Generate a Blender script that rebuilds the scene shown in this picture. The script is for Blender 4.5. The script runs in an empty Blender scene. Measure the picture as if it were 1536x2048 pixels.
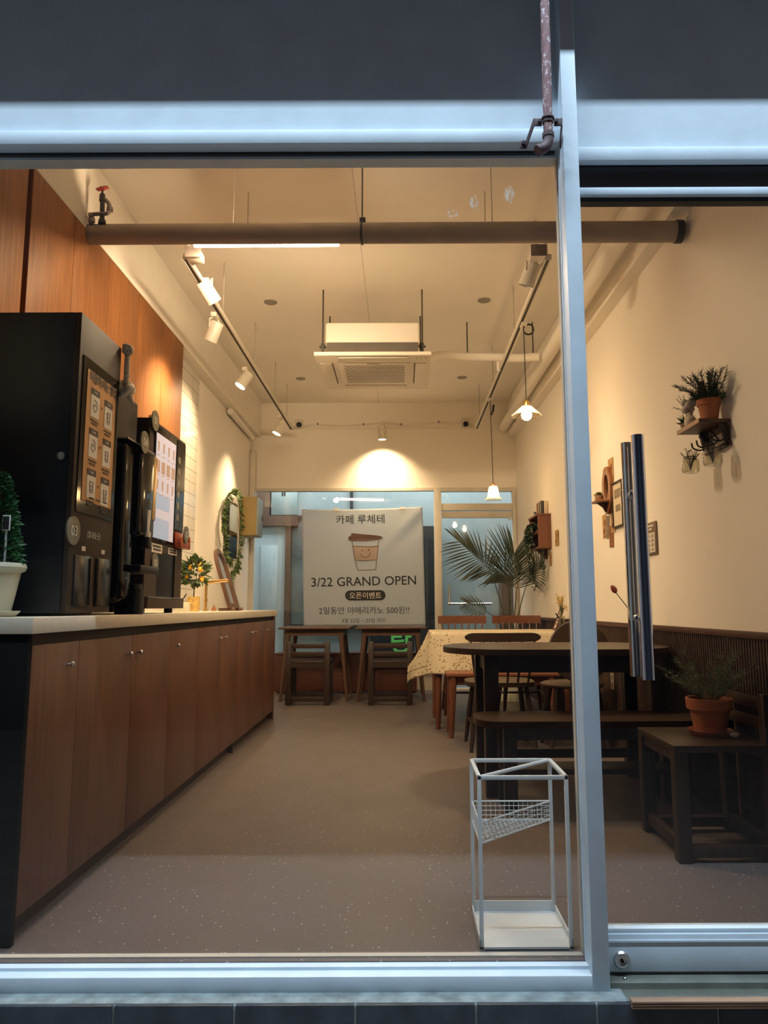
import bpy, bmesh, math, random
from mathutils import Vector, Matrix, Euler
S = bpy.context.scene
COL = S.collection
PI = math.pi
random.seed(7)

# ------------------------------------------------------------------ camera
cam_d = bpy.data.cameras.new('camera')
cam = bpy.data.objects.new('camera', cam_d)
COL.objects.link(cam)
F = 1450.0
cam_d.sensor_fit = 'VERTICAL'
cam_d.sensor_height = 36.0
cam_d.lens = 36.0 * F / 2048
cam_d.shift_x = -(803 - 768) / 2048
cam_d.clip_start = 0.05
TH = math.atan(189 / F)
cam.matrix_world = Matrix.Translation((0, 0, .95)) @ Euler((PI / 2 + TH, 0, 0)).to_matrix().to_4x4() @ Matrix.Rotation(-.004, 4, 'Z')
S.camera = cam

# ------------------------------------------------------------------ world, exposure, large lights
S.view_settings.view_transform = 'Standard'
S.view_settings.look = 'None'
S.view_settings.gamma = 1
S.view_settings.use_curve_mapping = False
S.view_settings.exposure = 0.0
W = bpy.data.worlds.new('dusk'); S.world = W; W.use_nodes = True
bg = W.node_tree.nodes['Background']
bg.inputs[0].default_value = (.62, .55, .62, 1)
bg.inputs[1].default_value = .11

def lamp(name, typ, loc, energy, color, direction=None, **kw):
    d = bpy.data.lights.new(name, typ); d.energy = energy; d.color = color
    for k, v in kw.items(): setattr(d, k, v)
    o = bpy.data.objects.new(name, d); COL.objects.link(o); o.location = loc
    if direction is not None: o.rotation_euler = Vector(direction).to_track_quat('-Z', 'Y').to_euler()
    return o
WARM = (1.0, .72, .41)
# long white tube lamp over the street, high up and in front of the shop front
_l = lamp('street_light', 'AREA', (.2, .72, 6.03), 565, (.66, .84, 1.0), (0, 1.42, -3.74), shape='RECTANGLE', size=7.0, size_y=.07)
# alley behind the shop
_l = lamp('alley_light', 'AREA', (-.2, 9.15, 3.2), 92, (.90, .97, 1.0), (0, .35, -1), shape='RECTANGLE', size=4.5, size_y=.5)

# ------------------------------------------------------------------ materials
def lin(h):
    h = h.lstrip('#'); r = []
    for i in (0, 2, 4):
        c = int(h[i:i+2], 16) / 255
        r.append(c / 12.92 if c <= .04045 else ((c + .055) / 1.055) ** 2.4)
    return (*r, 1)
def c4(c): return lin(c) if isinstance(c, str) else (*c[:3], 1)
def base_mat(name):
    m = bpy.data.materials.new(name); m.use_nodes = True
    nt = m.node_tree; return m, nt, nt.nodes['Principled BSDF']
def plain(name, col, rough=.5, metal=0, vary=.12, scale=6, bump=0, bscale=80, emit=None, estr=0, spec=.5, detail=3):
    m, nt, b = base_mat(name); N = nt.nodes; Lk = nt.links
    tc = N.new('ShaderNodeTexCoord'); nz = N.new('ShaderNodeTexNoise'); nz.inputs['Scale'].default_value = scale; nz.inputs['Detail'].default_value = detail
    Lk.new(tc.outputs['Object'], nz.inputs['Vector'])
    r = N.new('ShaderNodeValToRGB'); c = c4(col)
    r.color_ramp.elements[0].position = .3; r.color_ramp.elements[1].position = .7
    r.color_ramp.elements[0].color = tuple(x * (1 - vary) for x in c[:3]) + (1,)
    r.color_ramp.elements[1].color = tuple(min(1, x * (1 + vary)) for x in c[:3]) + (1,)
    Lk.new(nz.outputs['Fac'], r.inputs['Fac']); Lk.new(r.outputs['Color'], b.inputs['Base Color'])
    b.inputs['Roughness'].default_value = rough; b.inputs['Metallic'].default_value = metal
    b.inputs['Specular IOR Level'].default_value = spec
    if bump:
        n2 = N.new('ShaderNodeTexNoise'); n2.inputs['Scale'].default_value = bscale; n2.inputs['Detail'].default_value = 4
        Lk.new(tc.outputs['Object'], n2.inputs['Vector'])
        bp = N.new('ShaderNodeBump'); bp.inputs['Strength'].default_value = bump; bp.inputs['Distance'].default_value = .01
        Lk.new(n2.outputs['Fac'], bp.inputs['Height']); Lk.new(bp.outputs['Normal'], b.inputs['Normal'])
    if emit:
        b.inputs['Emission Color'].default_value = c4(emit); b.inputs['Emission Strength'].default_value = estr
    return m
def wood(name, dark, light, axis='Z', rough=.4, scale=1.0, stretch=14, spec=.5):
    m, nt, b = base_mat(name); N = nt.nodes; Lk = nt.links
    tc = N.new('ShaderNodeTexCoord'); mp = N.new('ShaderNodeMapping')
    sc = [stretch * scale] * 3; sc['XYZ'.index(axis)] = .9 * scale
    mp.inputs['Scale'].default_value = sc
    Lk.new(tc.outputs['Object'], mp.inputs['Vector'])
    nz = N.new('ShaderNodeTexNoise'); nz.inputs['Scale'].default_value = 2.2; nz.inputs['Detail'].default_value = 6; nz.inputs['Roughness'].default_value = .6
    Lk.new(mp.outputs['Vector'], nz.inputs['Vector'])
    n2 = N.new('ShaderNodeTexNoise'); n2.inputs['Scale'].default_value = 14; n2.inputs['Detail'].default_value = 3
    Lk.new(mp.outputs['Vector'], n2.inputs['Vector'])
    mx = N.new('ShaderNodeMath'); mx.operation = 'MULTIPLY_ADD'; mx.inputs[1].default_value = .35
    Lk.new(n2.outputs['Fac'], mx.inputs[0]); Lk.new(nz.outputs['Fac'], mx.inputs[2])
    r = N.new('ShaderNodeValToRGB'); r.color_ramp.elements[0].position = .45; r.color_ramp.elements[1].position = .92
    r.color_ramp.elements[0].color = c4(dark); r.color_ramp.elements[1].color = c4(light)
    Lk.new(mx.outputs[0], r.inputs['Fac']); Lk.new(r.outputs['Color'], b.inputs['Base Color'])
    b.inputs['Roughness'].default_value = rough; b.inputs['Specular IOR Level'].default_value = spec
    bp = N.new('ShaderNodeBump'); bp.inputs['Strength'].default_value = .08; bp.inputs['Distance'].default_value = .004
    Lk.new(mx.outputs[0], bp.inputs['Height']); Lk.new(bp.outputs['Normal'], b.inputs['Normal'])
    return m
def glass(name, tint=(1, 1, 1), ior=1.45, rough=0.0, gloss=1.7):
    m = bpy.data.materials.new(name); m.use_nodes = True; nt = m.node_tree; N = nt.nodes; N.clear()
    out = N.new('ShaderNodeOutputMaterial'); mix = N.new('ShaderNodeMixShader')
    tr = N.new('ShaderNodeBsdfTransparent'); tr.inputs[0].default_value = (*tint, 1)
    gl = N.new('ShaderNodeBsdfGlossy'); gl.inputs['Roughness'].default_value = rough
    fr = N.new('ShaderNodeFresnel'); fr.inputs['IOR'].default_value = ior
    mu = N.new('ShaderNodeMath'); mu.operation = 'MULTIPLY'; mu.inputs[1].default_value = gloss; mu.use_clamp = True
    ge = N.new('ShaderNodeNewGeometry'); inv = N.new('ShaderNodeMath'); inv.operation = 'SUBTRACT'; inv.inputs[0].default_value = 1
    nt.links.new(ge.outputs['Backfacing'], inv.inputs[1]); m2 = N.new('ShaderNodeMath'); m2.operation = 'MULTIPLY'
    nt.links.new(fr.outputs[0], mu.inputs[0]); nt.links.new(mu.outputs[0], m2.inputs[0]); nt.links.new(inv.outputs[0], m2.inputs[1]); nt.links.new(m2.outputs[0], mix.inputs[0])
    nt.links.new(tr.outputs[0], mix.inputs[1]); nt.links.new(gl.outputs[0], mix.inputs[2]); nt.links.new(mix.outputs[0], out.inputs[0])
    return m
def emissive(name, col, strength):
    m, nt, b = base_mat(name); b.inputs['Base Color'].default_value = c4(col)
    b.inputs['Emission Color'].default_value = c4(col); b.inputs['Emission Strength'].default_value = strength
    return m

def floor_mat():
    m, nt, b = base_mat('speckled_vinyl_floor'); N = nt.nodes; Lk = nt.links
    tc = N.new('ShaderNodeTexCoord')
    nz = N.new('ShaderNodeTexNoise'); nz.inputs['Scale'].default_value = 220; nz.inputs['Detail'].default_value = 2
    n3 = N.new('ShaderNodeTexNoise'); n3.inputs['Scale'].default_value = 2.5; n3.inputs['Detail'].default_value = 3
    Lk.new(tc.outputs['Object'], nz.inputs['Vector']); Lk.new(tc.outputs['Object'], n3.inputs['Vector'])
    r = N.new('ShaderNodeValToRGB'); r.color_ramp.elements[0].position = .35; r.color_ramp.elements[1].position = .7
    r.color_ramp.elements[0].color = (.105, .085, .080, 1); r.color_ramp.elements[1].color = (.142, .116, .109, 1)
    Lk.new(nz.outputs['Fac'], r.inputs['Fac'])
    cur = r.outputs['Color']
    def chips(scale, thr, col, prob, stretch):
        nonlocal cur
        mp = N.new('ShaderNodeMapping'); mp.inputs['Scale'].default_value = stretch; mp.inputs['Rotation'].default_value = (0, 0, scale)
        Lk.new(tc.outputs['Object'], mp.inputs['Vector'])
        v = N.new('ShaderNodeTexVoronoi'); v.inputs['Scale'].default_value = scale
        Lk.new(mp.outputs['Vector'], v.inputs['Vector'])
        lt = N.new('ShaderNodeMath'); lt.operation = 'LESS_THAN'; lt.inputs[1].default_value = thr
        Lk.new(v.outputs['Distance'], lt.inputs[0])
        sp = N.new('ShaderNodeSeparateColor'); Lk.new(v.outputs['Color'], sp.inputs[0])
        l2 = N.new('ShaderNodeMath'); l2.operation = 'LESS_THAN'; l2.inputs[1].default_value = prob
        Lk.new(sp.outputs[0], l2.inputs[0])
        mu = N.new('ShaderNodeMath'); mu.operation = 'MULTIPLY'; Lk.new(lt.outputs[0], mu.inputs[0]); Lk.new(l2.outputs[0], mu.inputs[1])
        mx = N.new('ShaderNodeMix'); mx.data_type = 'RGBA'; Lk.new(mu.outputs[0], mx.inputs[0]); Lk.new(cur, mx.inputs[6]); mx.inputs[7].default_value = (*col, 1)
        cur = mx.outputs[2]
    chips(58, .15, (.40, .37, .35), .30, (1, .6, 1)); chips(85, .14, (.31, .28, .26), .35, (.7, 1, 1)); chips(70, .14, (.06, .045, .045), .3, (1, .7, 1)); chips(120, .16, (.19, .16, .15), .3, (1, .8, 1))
    Lk.new(cur, b.inputs['Base Color'])
    rr = N.new('ShaderNodeMapRange'); rr.inputs[3].default_value = .33; rr.inputs[4].default_value = .5
    Lk.new(n3.outputs['Fac'], rr.inputs[0]); Lk.new(rr.outputs[0], b.inputs['Roughness'])
    b.inputs['Specular IOR Level'].default_value = .35
    return m
def lined(name, col, axis, spots, rough=.9, width=.0022, dark=.55):
    """painted board with fine joints at given positions along an axis"""
    m = plain(name, col, rough, vary=.035, scale=1.6, spec=.2); nt = m.node_tree; N = nt.nodes; Lk = nt.links
    b = N['Principled BSDF']; src = b.inputs['Base Color'].links[0].from_socket
    tc = N.new('ShaderNodeTexCoord'); sx = N.new('ShaderNodeSeparateXYZ'); Lk.new(tc.outputs['Object'], sx.inputs[0])
    cur = src
    for p in spots:
        a = N.new('ShaderNodeMath'); a.operation = 'SUBTRACT'; a.inputs[1].default_value = p; Lk.new(sx.outputs[axis], a.inputs[0])
        ab = N.new('ShaderNodeMath'); ab.operation = 'ABSOLUTE'; Lk.new(a.outputs[0], ab.inputs[0])
        l = N.new('ShaderNodeMath'); l.operation = 'LESS_THAN'; l.inputs[1].default_value = width; Lk.new(ab.outputs[0], l.inputs[0])
        mx = N.new('ShaderNodeMix'); mx.data_type = 'RGBA'; Lk.new(l.outputs[0], mx.inputs[0]); Lk.new(cur, mx.inputs[6])
        c = c4(col); mx.inputs[7].default_value = (c[0] * dark, c[1] * dark, c[2] * dark, 1); cur = mx.outputs[2]
    Lk.new(cur, b.inputs['Base Color'])
    return m
def tile_mat():
    m, nt, b = base_mat('white_glazed_tile'); N = nt.nodes; Lk = nt.links
    tc = N.new('ShaderNodeTexCoord'); sx = N.new('ShaderNodeSeparateXYZ'); cb = N.new('ShaderNodeCombineXYZ')
    Lk.new(tc.outputs['Object'], sx.inputs[0]); Lk.new(sx.outputs[1], cb.inputs[0]); Lk.new(sx.outputs[2], cb.inputs[1])
    br = N.new('ShaderNodeTexBrick'); br.offset = 0.0; br.inputs['Scale'].default_value = 1
    br.inputs['Brick Width'].default_value = .3; br.inputs['Row Height'].default_value = .1; br.inputs['Mortar Size'].default_value = .003
    br.inputs['Color1'].default_value = (.72, .68, .6, 1); br.inputs['Color2'].default_value = (.70, .66, .58, 1); br.inputs['Mortar'].default_value = (.35, .3, .25, 1)
    Lk.new(cb.outputs[0], br.inputs['Vector']); Lk.new(br.outputs['Color'], b.inputs['Base Color'])
    b.inputs['Roughness'].default_value = .12
    return m
def cloth_mat():
    m, nt, b = base_mat('floral_cloth'); N = nt.nodes; Lk = nt.links
    tc = N.new('ShaderNodeTexCoord')
    v = N.new('ShaderNodeTexVoronoi'); v.inputs['Scale'].default_value = 40; v.inputs['Randomness'].default_value = .75
    nz = N.new('ShaderNodeTexNoise'); nz.inputs['Scale'].default_value = 90
    va = N.new('ShaderNodeVectorMath'); va.operation = 'MULTIPLY_ADD'; va.inputs[1].default_value = (.012, .012, .012)
    Lk.new(nz.outputs['Color'], va.inputs[0]); Lk.new(tc.outputs['Object'], va.inputs[2]); Lk.new(tc.outputs['Object'], nz.inputs['Vector'])
    Lk.new(va.outputs[0], v.inputs['Vector'])
    r = N.new('ShaderNodeValToRGB'); e = r.color_ramp.elements
    e[0].position = .0; e[0].color = (.20, .10, .05, 1); e[1].position = .36; e[1].color = (.60, .51, .36, 1)
    x = e.new(.17); x.color = (.25, .13, .06, 1); x = e.new(.24); x.color = (.36, .29, .15, 1)
    Lk.new(v.outputs['Distance'], r.inputs['Fac']); Lk.new(r.outputs['Color'], b.inputs['Base Color'])
    b.inputs['Roughness'].default_value = .9
    return m
def rust_mat():
    m, nt, b = base_mat('chipped_rusty_paint'); N = nt.nodes; Lk = nt.links
    tc = N.new('ShaderNodeTexCoord'); mp = N.new('ShaderNodeMapping'); mp.inputs['Scale'].default_value = (1, 1, .45)
    Lk.new(tc.outputs['Object'], mp.inputs[0])
    nz = N.new('ShaderNodeTexNoise'); nz.inputs['Scale'].default_value = 95; nz.inputs['Detail'].default_value = 5; nz.inputs['Roughness'].default_value = .65
    Lk.new(mp.outputs[0], nz.inputs['Vector'])
    r = N.new('ShaderNodeValToRGB'); e = r.color_ramp.elements
    e[0].position = .3; e[0].color = (.17, .075, .075, 1); e[1].position = .62; e[1].color = (.7, .66, .68, 1)
    x = e.new(.58); x.color = (.32, .17, .17, 1)
    Lk.new(nz.outputs['Fac'], r.inputs['Fac']); Lk.new(r.outputs['Color'], b.inputs['Base Color']); b.inputs['Roughness'].default_value = .7
    return m

M = {}
M['wall'] = plain('cream_wall_paint', (.85, .79, .70), .85, vary=.03, scale=1.2, bump=.05, bscale=60, spec=.2)
M['ceiling'] = lined('cream_ceiling_boards', (.83, .77, .68), 0, [-.27], .9)
M['beam'] = plain('cream_beam_paint', (.82, .76, .67), .85, vary=.03, spec=.2)
M['floor'] = floor_mat()
M['tile'] = tile_mat()
M['counter_wood'] = wood('brown_cabinet_wood', (.085, .032, .016), (.15, .062, .03), 'Z', .42, 1.2)
M['upper_wood'] = wood('honey_panel_wood', (.18, .066, .021), (.29, .12, .042), 'Z', .55, 1.6, spec=.2)
M['dark_recess'] = plain('dark_brown_edge', (.022, .012, .008), .6)
M['end_dark'] = plain('charcoal_end_panel', (.007, .0075, .007), .9, spec=.1)
M['worktop'] = plain('cream_worktop', (.68, .60, .48), .35, vary=.04, scale=30)
M['kick'] = plain('kick_board', (.05, .025, .016), .6)
M['facade'] = plain('white_painted_steel', (.60, .69, .76), .45, vary=.05, scale=9, bump=.04, bscale=30)
M['facade_old'] = plain('weathered_white_steel', (.20, .235, .235), .7, vary=.35, scale=20, bump=.2, bscale=50)
M['bead'] = plain('cream_glazing_bead', (.62, .58, .50), .6, vary=.06)
M['gasket'] = plain('dark_gasket', (.015, .017, .02), .6)
M['step_tile'] = plain('slate_step_tile', (.035, .042, .05), .45, vary=.3, scale=14, bump=.1)
M['grout'] = plain('pale_grout', (.32, .33, .32), .9, vary=.2, scale=40)
M['steel'] = plain('brushed_steel', (.55, .56, .57), .3, 1, vary=.06)
M['chrome'] = plain('polished_chrome', (.8, .8, .82), .06, 1, vary=.01)
M['threshold'] = plain('metal_threshold', (.22, .23, .2), .45, .6, vary=.2, scale=12)
M['step_wood'] = wood('weathered_step_wood', (.22, .12, .07), (.42, .27, .18), 'X', .7)
M['glass'] = glass('shop_glass', (.985, .99, .985))
M['back_glass'] = glass('back_glass', (.93, .96, .95), 1.5, gloss=1.9)
M['dark_glass'] = plain('dark_transom_panel', (.035, .028, .032), .25)
M['navy'] = plain('black_navy_steel', (.0045, .006, .009), .38)
M['taupe'] = plain('dark_taupe_steel', (.05, .034, .024), .6, vary=.05, spec=.25)
M['black'] = plain('black_plastic', (.006, .006, .006), .35, spec=.25)
M['gloss_black'] = plain('gloss_black', (.004, .004, .004), .08, spec=.22)
M['hatch_glass'] = plain('smoky_hatch', (.02, .022, .024), .2, spec=.3)
M['orange_paper'] = plain('orange_poster', (.50, .25, .085), .6, vary=.05)
M['white_paper'] = plain('white_card', (.68, .62, .54), .7, vary=.03)
M['brown_ink'] = plain('dark_brown_ink', (.03, .014, .008), .6)
M['ink'] = plain('black_ink', (.012, .010, .010), .7)
M['white_ink'] = plain('white_lettering', (.75, .72, .66), .6)
M['grey_ink'] = plain('faded_lettering', (.16, .12, .09), .6)
M['khaki'] = plain('khaki_round_plate', (.13, .115, .075), .35)
M['gold'] = plain('brushed_gold', (.7, .48, .22), .25, 1)
M['screen'] = emissive('lit_screen', (.55, .52, .62), .45)
M['tile_pic'] = emissive('screen_picture', (.42, .27, .2), .35)
M['screen_blue'] = emissive('screen_footer', (.33, .40, .55), .5)
M['orange_plastic'] = plain('orange_plastic', (.36, .07, .02), .35)
M['rope'] = plain('tan_rope', (.60, .50, .38), .95, vary=.3, scale=60, bump=.5, bscale=150)
M['terracotta'] = plain('terracotta_clay', (.34, .105, .045), .75, vary=.12, scale=14)
M['cream_pot'] = plain('cream_pot', (.62, .62, .48), .45, vary=.04)
M['soil'] = plain('potting_soil', (.03, .018, .01), 1, bump=.6)
def leafm(n, c): return plain(n, c, .5, vary=.35, scale=25)
M['leaf_bush'] = leafm('bush_leaf', (.035, .13, .04))
M['leaf_dark'] = leafm('dark_leaf', (.03, .05, .022))
M['leaf_palm'] = leafm('palm_leaf', (.03, .042, .022))
M['leaf_mid'] = leafm('green_leaf', (.09, .14, .04))
M['leaf_lemon'] = leafm('lemon_leaf', (.05, .085, .022))
M['leaf_fern'] = leafm('fern_leaf', (.10, .12, .06))
M['stem'] = plain('brown_stem', (.06, .035, .02), .8)
M['green_stem'] = plain('green_stem', (.07, .09, .035), .7)
M['lemon'] = plain('lemon_skin', (.80, .42, .03), .5)
M['straw'] = plain('woven_straw', (.55, .36, .10), .6, vary=.35, scale=70, bump=.5, bscale=160)
M['redwood'] = wood('red_brown_wood', (.085, .027, .014), (.15, .052, .026), 'Z', .4, 2)
M['redwood_x'] = wood('red_brown_wood_rail', (.13, .042, .021), (.20, .075, .037), 'X', .4, 2)
M['darkwood'] = wood('dark_stained_wood', (.014, .008, .005), (.036, .018, .011), 'Z', .42, 2)
M['darkwood_x'] = wood('dark_stained_top', (.026, .015, .010), (.05, .028, .017), 'X', .4, 2, spec=.35)
M['walnut'] = wood('walnut_leg_wood', (.055, .025, .013), (.11, .052, .026), 'Z', .45, 2)
M['box_wood'] = wood('mahogany_board', (.065, .018, .010), (.10, .03, .015), 'X', .5, 1.2)
M['wainscot'] = plain('dark_brown_slats', (.045, .022, .014), .6, vary=.15, scale=5)
M['cap'] = plain('brown_cap_rail', (.07, .03, .019), .5)
def banner_mat():
    m = plain('white_banner_fabric', (.57, .61, .65), .85, vary=.02); nt = m.node_tree; N = nt.nodes; out = N['Material Output']
    t = N.new('ShaderNodeBsdfTranslucent'); t.inputs[0].default_value = (.7, .7, .7, 1); mx = N.new('ShaderNodeMixShader'); mx.inputs[0].default_value = .45
    nt.links.new(N['Principled BSDF'].outputs[0], mx.inputs[1]); nt.links.new(t.outputs[0], mx.inputs[2]); nt.links.new(mx.outputs[0], out.inputs[0]); return m
M['banner'] = banner_mat()
M['cloth'] = cloth_mat()
M['cup_line'] = plain('cup_outline', (.10, .05, .035), .8)
M['cup_sleeve'] = plain('cup_sleeve', (.37, .295, .26), .85)
M['cup_lid'] = plain('cup_lid', (.13, .075, .06), .85)
M['white_metal'] = plain('white_powder_coat', (.66, .70, .72), .4, vary=.03)
M['cream_metal'] = plain('cream_fixture', (.70, .64, .54), .45, vary=.03)
M['ac'] = plain('off_white_plastic', (.70, .64, .54), .5, vary=.02)
M['ac_dark'] = plain('grey_foam', (.10, .085, .07), .8)
M['hole'] = plain('dark_hole', (.05, .04, .03), .8)
M['pipe_grey'] = plain('grey_painted_pipe', (.30, .23, .18), .7, vary=.12, scale=5)
M['rod'] = plain('dark_steel_rod', (.05, .04, .03), .6)
M['pale_rod'] = plain('painted_rod', (.42, .36, .28), .7)
M['red'] = plain('red_valve_wheel', (.30, .02, .015), .5)
M['iron'] = plain('black_iron', (.012, .011, .012), .55, .2)
M['galv'] = plain('grey_fitting', (.19, .15, .13), .5, .5)
M['rust'] = rust_mat()
M['bracket'] = plain('rusty_bracket', (.10, .055, .06), .7, vary=.4, scale=60)
M['lens'] = emissive('lit_spot_lens', (1.0, .88, .68), 6)
M['led'] = emissive('lit_tube', (1.0, .75, .47), 440)
M['bulb'] = emissive('lit_bulb', (1.0, .72, .40), 160)
def shade_mat():
    m = glass('ribbed_shade_glass', (1.0, .95, .85), 1.6, .08, 1.8); nt = m.node_tree; N = nt.nodes; out = next(n for n in N if n.type == 'OUTPUT_MATERIAL')
    old = out.inputs[0].links[0].from_socket; t = N.new('ShaderNodeBsdfTranslucent'); t.inputs[0].default_value = (.9, .8, .62, 1)
    mx = N.new('ShaderNodeMixShader'); nt.links.new(old, mx.inputs[1]); nt.links.new(t.outputs[0], mx.inputs[2])
    tc = N.new('ShaderNodeTexCoord'); sp = N.new('ShaderNodeSeparateXYZ'); nt.links.new(tc.outputs['Normal'], sp.inputs[0])
    at = N.new('ShaderNodeMath'); at.operation = 'ARCTAN2'; nt.links.new(sp.outputs[1], at.inputs[0]); nt.links.new(sp.outputs[0], at.inputs[1])
    mu = N.new('ShaderNodeMath'); mu.operation = 'MULTIPLY'; mu.inputs[1].default_value = 32; nt.links.new(at.outputs[0], mu.inputs[0])
    sn = N.new('ShaderNodeMath'); sn.operation = 'SINE'; nt.links.new(mu.outputs[0], sn.inputs[0])
    mr = N.new('ShaderNodeMapRange'); mr.inputs[1].default_value = -1; mr.inputs[3].default_value = .03; mr.inputs[4].default_value = .32; nt.links.new(sn.outputs[0], mr.inputs[0])
    nt.links.new(mr.outputs[0], mx.inputs[0]); nt.links.new(mx.outputs[0], out.inputs[0]); return m
M['shade_glass'] = shade_mat()
M['brass'] = plain('brass', (.6, .40, .14), .3, 1)
M['copper'] = plain('copper_cap', (.6, .3, .17), .35, 1)
M['jar_glass'] = glass('jar_glass', (.90, .89, .82), 1.7, .03, 2.6)
M['water'] = glass('jar_water', (.9, .9, .85), 1.33)
M['cord'] = plain('black_cord', (.01, .008, .007), .6)
M['grey_speaker'] = plain('grey_disc', (.28, .25, .21), .7, vary=.25, scale=120)
M['ochre'] = plain('ochre_metal', (.40, .28, .10), .5, vary=.05)
M['mirror'] = plain('mirror_glass', (.85, .86, .86), .03, 1, vary=0)
M['shelf_wood'] = wood('dark_shelf_wood', (.05, .02, .012), (.10, .045, .025), 'Y', .5, 2)
M['cube_wood'] = wood('brown_shelf_box', (.13, .045, .02), (.2, .075, .035), 'Z', .5, 2)
M['sconce_wood'] = wood('orange_sconce_wood', (.21, .075, .022), (.33, .13, .045), 'Z', .45, 2)
M['kraft'] = plain('kraft_paper', (.46, .27, .11), .8, vary=.3, scale=40)
M['kraft_dark'] = plain('brown_print', (.22, .085, .03), .8, vary=.4, scale=70)
M['print_paper'] = plain('art_print', (.62, .52, .38), .8, vary=.05)
M['print_grey'] = plain('grey_print_area', (.24, .19, .13), .8, vary=.4, scale=45)
M['sign_taupe'] = plain('taupe_sign_board', (.17, .115, .08), .6)
M['cotton'] = plain('white_cotton', (.62, .54, .44), 1, bump=.4)
M['cream_vase'] = plain('cream_vase', (.58, .5, .38), .5)
M['succulent'] = leafm('succulent_leaf', (.17, .15, .03))
M['brown_clay'] = plain('brown_clay_pot', (.24, .13, .065), .7)
M['tulip'] = plain('red_tulip_petal', (.32, .06, .03), .6, vary=.25, scale=30)
M['yellow'] = plain('yellow_petal', (.62, .40, .05), .7, vary=.2, scale=40)
M['book_red'] = plain('red_book', (.16, .03, .025), .6); M['book_grey'] = plain('grey_book', (.05, .05, .05), .6); M['book_green'] = plain('green_book', (.05, .055, .045), .6); M['book_cream'] = plain('cream_book', (.55, .46, .34), .6)
M['alley_wall'] = plain('pale_alley_wall', (.30, .345, .355), .8, vary=.12, scale=2)
M['alley_ground'] = plain('alley_concrete', (.16, .18, .18), .9, vary=.2)
M['alley_brown'] = wood('brown_alley_board', (.09, .045, .028), (.15, .08, .05), 'Z', .6)
M['alley_door'] = plain('pale_blue_alley_door', (.52, .61, .65), .6, vary=.05, scale=3)
M['alley_metal'] = plain('grey_alley_box', (.36, .42, .42), .45, .3, vary=.1)
M['alley_glass'] = plain('dim_alley_window', (.12, .15, .155), .3, vary=.35, scale=4)
M['alley_dark'] = plain('dark_alley_panel', (.02, .02, .02), .5)
M['green_sign'] = emissive('green_sign_letter', (.10, .36, .08), .45)
def smear_mat():
    m, nt, b = base_mat('dried_paint_smear'); N = nt.nodes; b.inputs['Base Color'].default_value = (.75, .68, .6, 1); b.inputs['Roughness'].default_value = .9
    t = N.new('ShaderNodeBsdfTransparent'); mx = N.new('ShaderNodeMixShader'); nz = N.new('ShaderNodeTexNoise'); nz.inputs['Scale'].default_value = 70
    tc = N.new('ShaderNodeTexCoord'); mp = N.new('ShaderNodeMapping'); mp.inputs['Scale'].default_value = (2, 1, .5); nt.links.new(tc.outputs['Object'], mp.inputs[0]); nt.links.new(mp.outputs[0], nz.inputs['Vector'])
    r = N.new('ShaderNodeMapRange'); r.inputs[1].default_value = .42; r.inputs[2].default_value = .75; r.inputs[4].default_value = .6; nt.links.new(nz.outputs['Fac'], r.inputs[0])
    nt.links.new(r.outputs[0], mx.inputs[0]); nt.links.new(t.outputs[0], mx.inputs[1]); nt.links.new(b.outputs[0], mx.inputs[2]); nt.links.new(mx.outputs[0], N['Material Output'].inputs[0]); return m
M['smear'] = smear_mat()
M['canopy'] = plain('canopy_paint', (.3, .3, .32), .7)
M['opposite'] = plain('dark_building_wall', (.03, .035, .05), .8, vary=.3, scale=.6)
M['street'] = plain('street_concrete', (.21, .18, .165), .9, vary=.2, bump=.2)
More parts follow.
